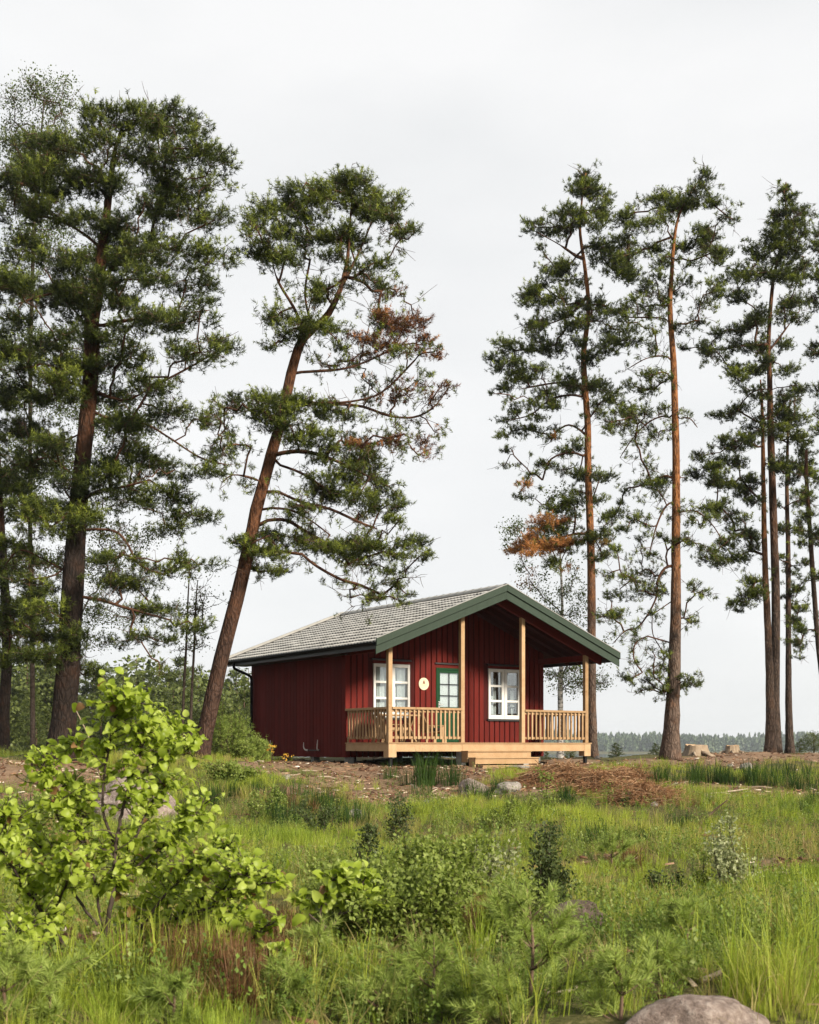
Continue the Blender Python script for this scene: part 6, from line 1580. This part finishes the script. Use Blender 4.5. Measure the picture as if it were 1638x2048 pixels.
scatter('grass', kinds, np.stack([x, y, z], 1), g.integers(0, 5, n), np.stack([g.normal(size=n) * .08, g.normal(size=n) * .08, g.uniform(0, 6.28, n)], 1), sc_, clr, 'yellow-green meadow grass covering the clearing', 'grass')
# dark rush tussocks
rush = []
for (px, py, w_, k) in ((855, 1572, 60, 10), (792, 1560, 26, 4), (918, 1566, 20, 3), (960, 1600, 60, 9), (990, 1585, 30, 4), (835, 1600, 40, 4), (1395, 1565, 40, 7), (1440, 1565, 60, 7), (1490, 1568, 60, 8), (1550, 1565, 80, 10), (1600, 1580, 70, 9), (1310, 1570, 60, 8), (1270, 1560, 50, 5), (1200, 1690, 60, 6), (1345, 1660, 40, 5), (640, 1620, 90, 9), (560, 1600, 80, 9), (500, 1590, 70, 8), (600, 1650, 80, 8), (430, 1610, 80, 10), (1625, 1620, 60, 8), (1290, 1690, 60, 5), (60, 1640, 90, 10), (1120, 1610, 60, 6), (1050, 1630, 60, 5), (700, 1650, 70, 6)):
    for _ in range(k):
        q = G(px + g.normal() * w_ * .35, py + g.normal() * 4); rush.append((q[0], q[1], q[2], 1.4 if (px, py) == (855, 1572) else 1.0 if py < 1575 else .85))
rush = np.array(rush); ok = ~under_house(rush[:, 0], rush[:, 1], .05) & ~on_steps(rush[:, 0], rush[:, 1]); rush = rush[ok]; n = len(rush)
scatter('rushes', [blade_tuft('r', 60, .50, .12, .0075, 21, 'grass_blades', .45), blade_tuft('r', 50, .42, .14, .007, 22, 'grass_blades', .6)], rush[:, :3], g.integers(0, 2, n), np.stack([np.zeros(n), np.zeros(n), g.uniform(0, 6.28, n)], 1), rush[:, 3] * g.uniform(.8, 1.25, n), np.clip(.95 + g.normal(size=n) * .06, .74, 1), 'dark green rush tussocks by the steps and along the bank', 'grass')
# tall foreground blades
tall = []
for (px, py, w_, k) in ((1560, 2000, 130, 40), (1610, 1900, 90, 24), (1480, 1980, 90, 18), (1250, 2040, 120, 22), (950, 2040, 160, 26), (420, 1960, 90, 14), (330, 1980, 90, 14), (200, 1990, 120, 18), (600, 2030, 120, 18), (820, 2030, 120, 14), (1100, 2040, 120, 16), (1380, 1900, 80, 10), (1530, 1840, 90, 16), (700, 1960, 90, 10), (1620, 1800, 60, 14), (60, 2030, 120, 14), (1000, 1930, 100, 10)):
    for _ in range(int(k * .6)):
        q = G(px + g.normal() * w_ * .45, py + g.normal() * 18); tall.append(q)
tall = np.array(tall); tall = tall[trampled(g, tall[:, 0], tall[:, 1])]; n = len(tall)
scatter('tall_grass', [blade_tuft('t', 22, .62, .08, .0075, 31, 'grass_blades', .7), blade_tuft('t', 18, .52, .10, .0065, 32, 'grass_blades', .9), blade_tuft('t', 16, .75, .07, .006, 33, 'grass_blades', .45)], tall, g.integers(0, 3, n), np.stack([g.normal(size=n) * .1, g.normal(size=n) * .1, g.uniform(0, 6.28, n)], 1), g.uniform(.4, .85, n), np.clip(.45 + g.normal(size=n) * .14, .15, .8), 'long arching grass blades in the near foreground', 'grass')
# low herbs
x, y = spread_points(g, 16000, 6.2, 27)
keep = (g.random(len(x)) < np.clip(.35 + .5 * wob(x, y, .8, 5.5), 0, 1) * (1 - bare(x, y) * .85)) & ~under_house(x, y, .3); x, y = x[keep], y[keep]; n = len(x)
scatter('low_herbs', [herb('h', 5, .22, .024, 41), herb('h', 6, .16, .020, 42), herb('h', 4, .30, .026, 43), herb('h', 7, .12, .017, 44)], np.stack([x, y, gz(x, y)], 1), g.integers(0, 4, n), np.stack([np.zeros(n), np.zeros(n), g.uniform(0, 6.28, n)], 1), g.uniform(.7, 1.35, n), g.random(n), 'small leafy weeds growing among the grass', 'weeds')
x, y = spread_points(g, 11000, 4.8, 26)
keep = (g.random(len(x)) < np.clip(.22 + .4 * wob(x, y, 1.1, 1.5), .03, 1) * np.interp(y, [5, 9, 13], [.35, .5, .6])) & trampled(g, x, y) & ~under_house(x, y, .3) & ~on_steps(x, y); x, y = x[keep], y[keep]; n = len(x)
scatter('dry_straw', [blade_tuft('s', 16, .26, .14, .0045, 61, 'grass_blades', 1.7), blade_tuft('s', 12, .34, .16, .004, 62, 'grass_blades', 1.5), blade_tuft('s', 9, .46, .10, .0035, 63, 'grass_blades', .5)], np.stack([x, y, gz(x, y) + .02], 1), g.choice(3, n, p=[.5, .38, .12]), np.stack([g.normal(size=n) * .2, g.normal(size=n) * .2, g.uniform(0, 6.28, n)], 1), g.uniform(.6, 1.2, n), g.uniform(.0, .2, n), 'bleached dead straw lying among the green grass', 'straw')
# heather
x = []; 
for (px, py, w_, hgt, k) in ((420, 1960, 130, 20, 90), (500, 1985, 120, 20, 60), (960, 1850, 70, 10, 26), (640, 1615, 70, 5, 14), (1240, 1735, 50, 4, 8), (560, 1900, 80, 12, 24)):
    for _ in range(k): x.append(G(px + g.normal() * w_ * .4, py + g.normal() * hgt))
x = np.array(x); n = len(x)
scatter('heather', [blade_tuft('e', 60, .34, .08, .0045, 51, 'heather', .35), blade_tuft('e', 50, .28, .10, .0045, 52, 'heather', .5)], x, g.integers(0, 2, n), np.stack([np.zeros(n), np.zeros(n), g.uniform(0, 6.28, n)], 1), g.uniform(.7, 1.2, n), g.random(n), 'rusty brown heather among the foreground grass', 'heather')
# bark chips and twigs on the bare soil
x, y = spread_points(g, 30000, 6, 42, .8)
keep = (g.random(len(x)) < bare(x, y) * .85 * np.where(y > 33, .55, 1) + .03) & ~on_steps(x, y); x, y = x[keep], y[keep]; n = len(x)
Vs, Fs = [], []
L = g.uniform(.04, .20, n) * np.where(g.random(n) < .12, 2.0, 1); Wd = g.uniform(.010, .035, n); a = g.uniform(0, 6.28, n); H = g.uniform(.006, .025, n)
dx = np.stack([np.cos(a), np.sin(a), g.normal(size=n) * .18], 1) * (L / 2)[:, None]; dw = np.stack([-np.sin(a), np.cos(a), g.normal(size=n) * .2], 1) * (Wd / 2)[:, None]
c0 = np.stack([x, y, gz(x, y) + .018], 1); up_ = np.array([0, 0, 1.])[None] * H[:, None]
V = np.stack([c0 - dx - dw, c0 + dx - dw * .6, c0 + dx + dw * .7, c0 - dx + dw, c0 - dx * .9 - dw * .8 + up_, c0 + dx * .95 - dw * .5 + up_, c0 + dx * .9 + dw * .6 + up_, c0 - dx + dw * .9 + up_], 1).reshape(-1, 3)
i = np.arange(n)[:, None] * 8
q = np.array([[4, 5, 6], [4, 6, 7], [0, 1, 5], [0, 5, 4], [1, 2, 6], [1, 6, 5], [2, 3, 7], [2, 7, 6], [3, 0, 4], [3, 4, 7]])
F = np.vstack([i + qq[None] for qq in q])
m_, t_, b__ = mat('chips')
t_.links.new(ramp(t_, attr(t_, 'tone'), [(0, (0.075, 0.038, 0.024)), (.45, (0.20, 0.105, 0.06)), (.75, (0.33, 0.22, 0.14)), (.92, (0.55, 0.47, 0.37)), (1, (0.68, 0.62, 0.54))]), b__.inputs['Base Color']); setin(b__, Roughness=.9)
o = np_obj('bark_chips', V, F, 'chips', None, {'tone': ('FACE', np.tile(g.random(n) ** 2.2, 10))}, kind='stuff'); tag(o, 'litter of bark chips and splinters on the bare ground', 'bark litter')

# ------------------------------------------------------------------ air
HAZE = True
if HAZE:
    m_ = bpy.data.materials.new('air'); m_.use_nodes = True; t_ = m_.node_tree
    for n_ in list(t_.nodes):
        if n_.type != 'OUTPUT_MATERIAL': t_.nodes.remove(n_)
    v_ = t_.nodes.new('ShaderNodeVolumePrincipled'); v_.inputs['Color'].default_value = (.82, .90, 1, 1); v_.inputs['Density'].default_value = .00016; v_.inputs['Anisotropy'].default_value = 0.2
    t_.links.new(v_.outputs[0], [n_ for n_ in t_.nodes if n_.type == 'OUTPUT_MATERIAL'][0].inputs['Volume'])
    MATS['air'] = m_
    o = MB().box(-2600, 2600, -320, 2300, -12, 45).build('haze', 'air'); tag(o, 'thin bluish summer haze over the lake', 'haze', kind='stuff')

# weathered, unvarnished surfaces hardly shine
for m_ in bpy.data.materials:
    b_ = m_.node_tree.nodes.get('Principled BSDF') if m_.node_tree else None
    if b_ and b_.inputs['Roughness'].default_value >= .6 and b_.inputs['Specular IOR Level'].default_value > .3:
        b_.inputs['Specular IOR Level'].default_value = .10
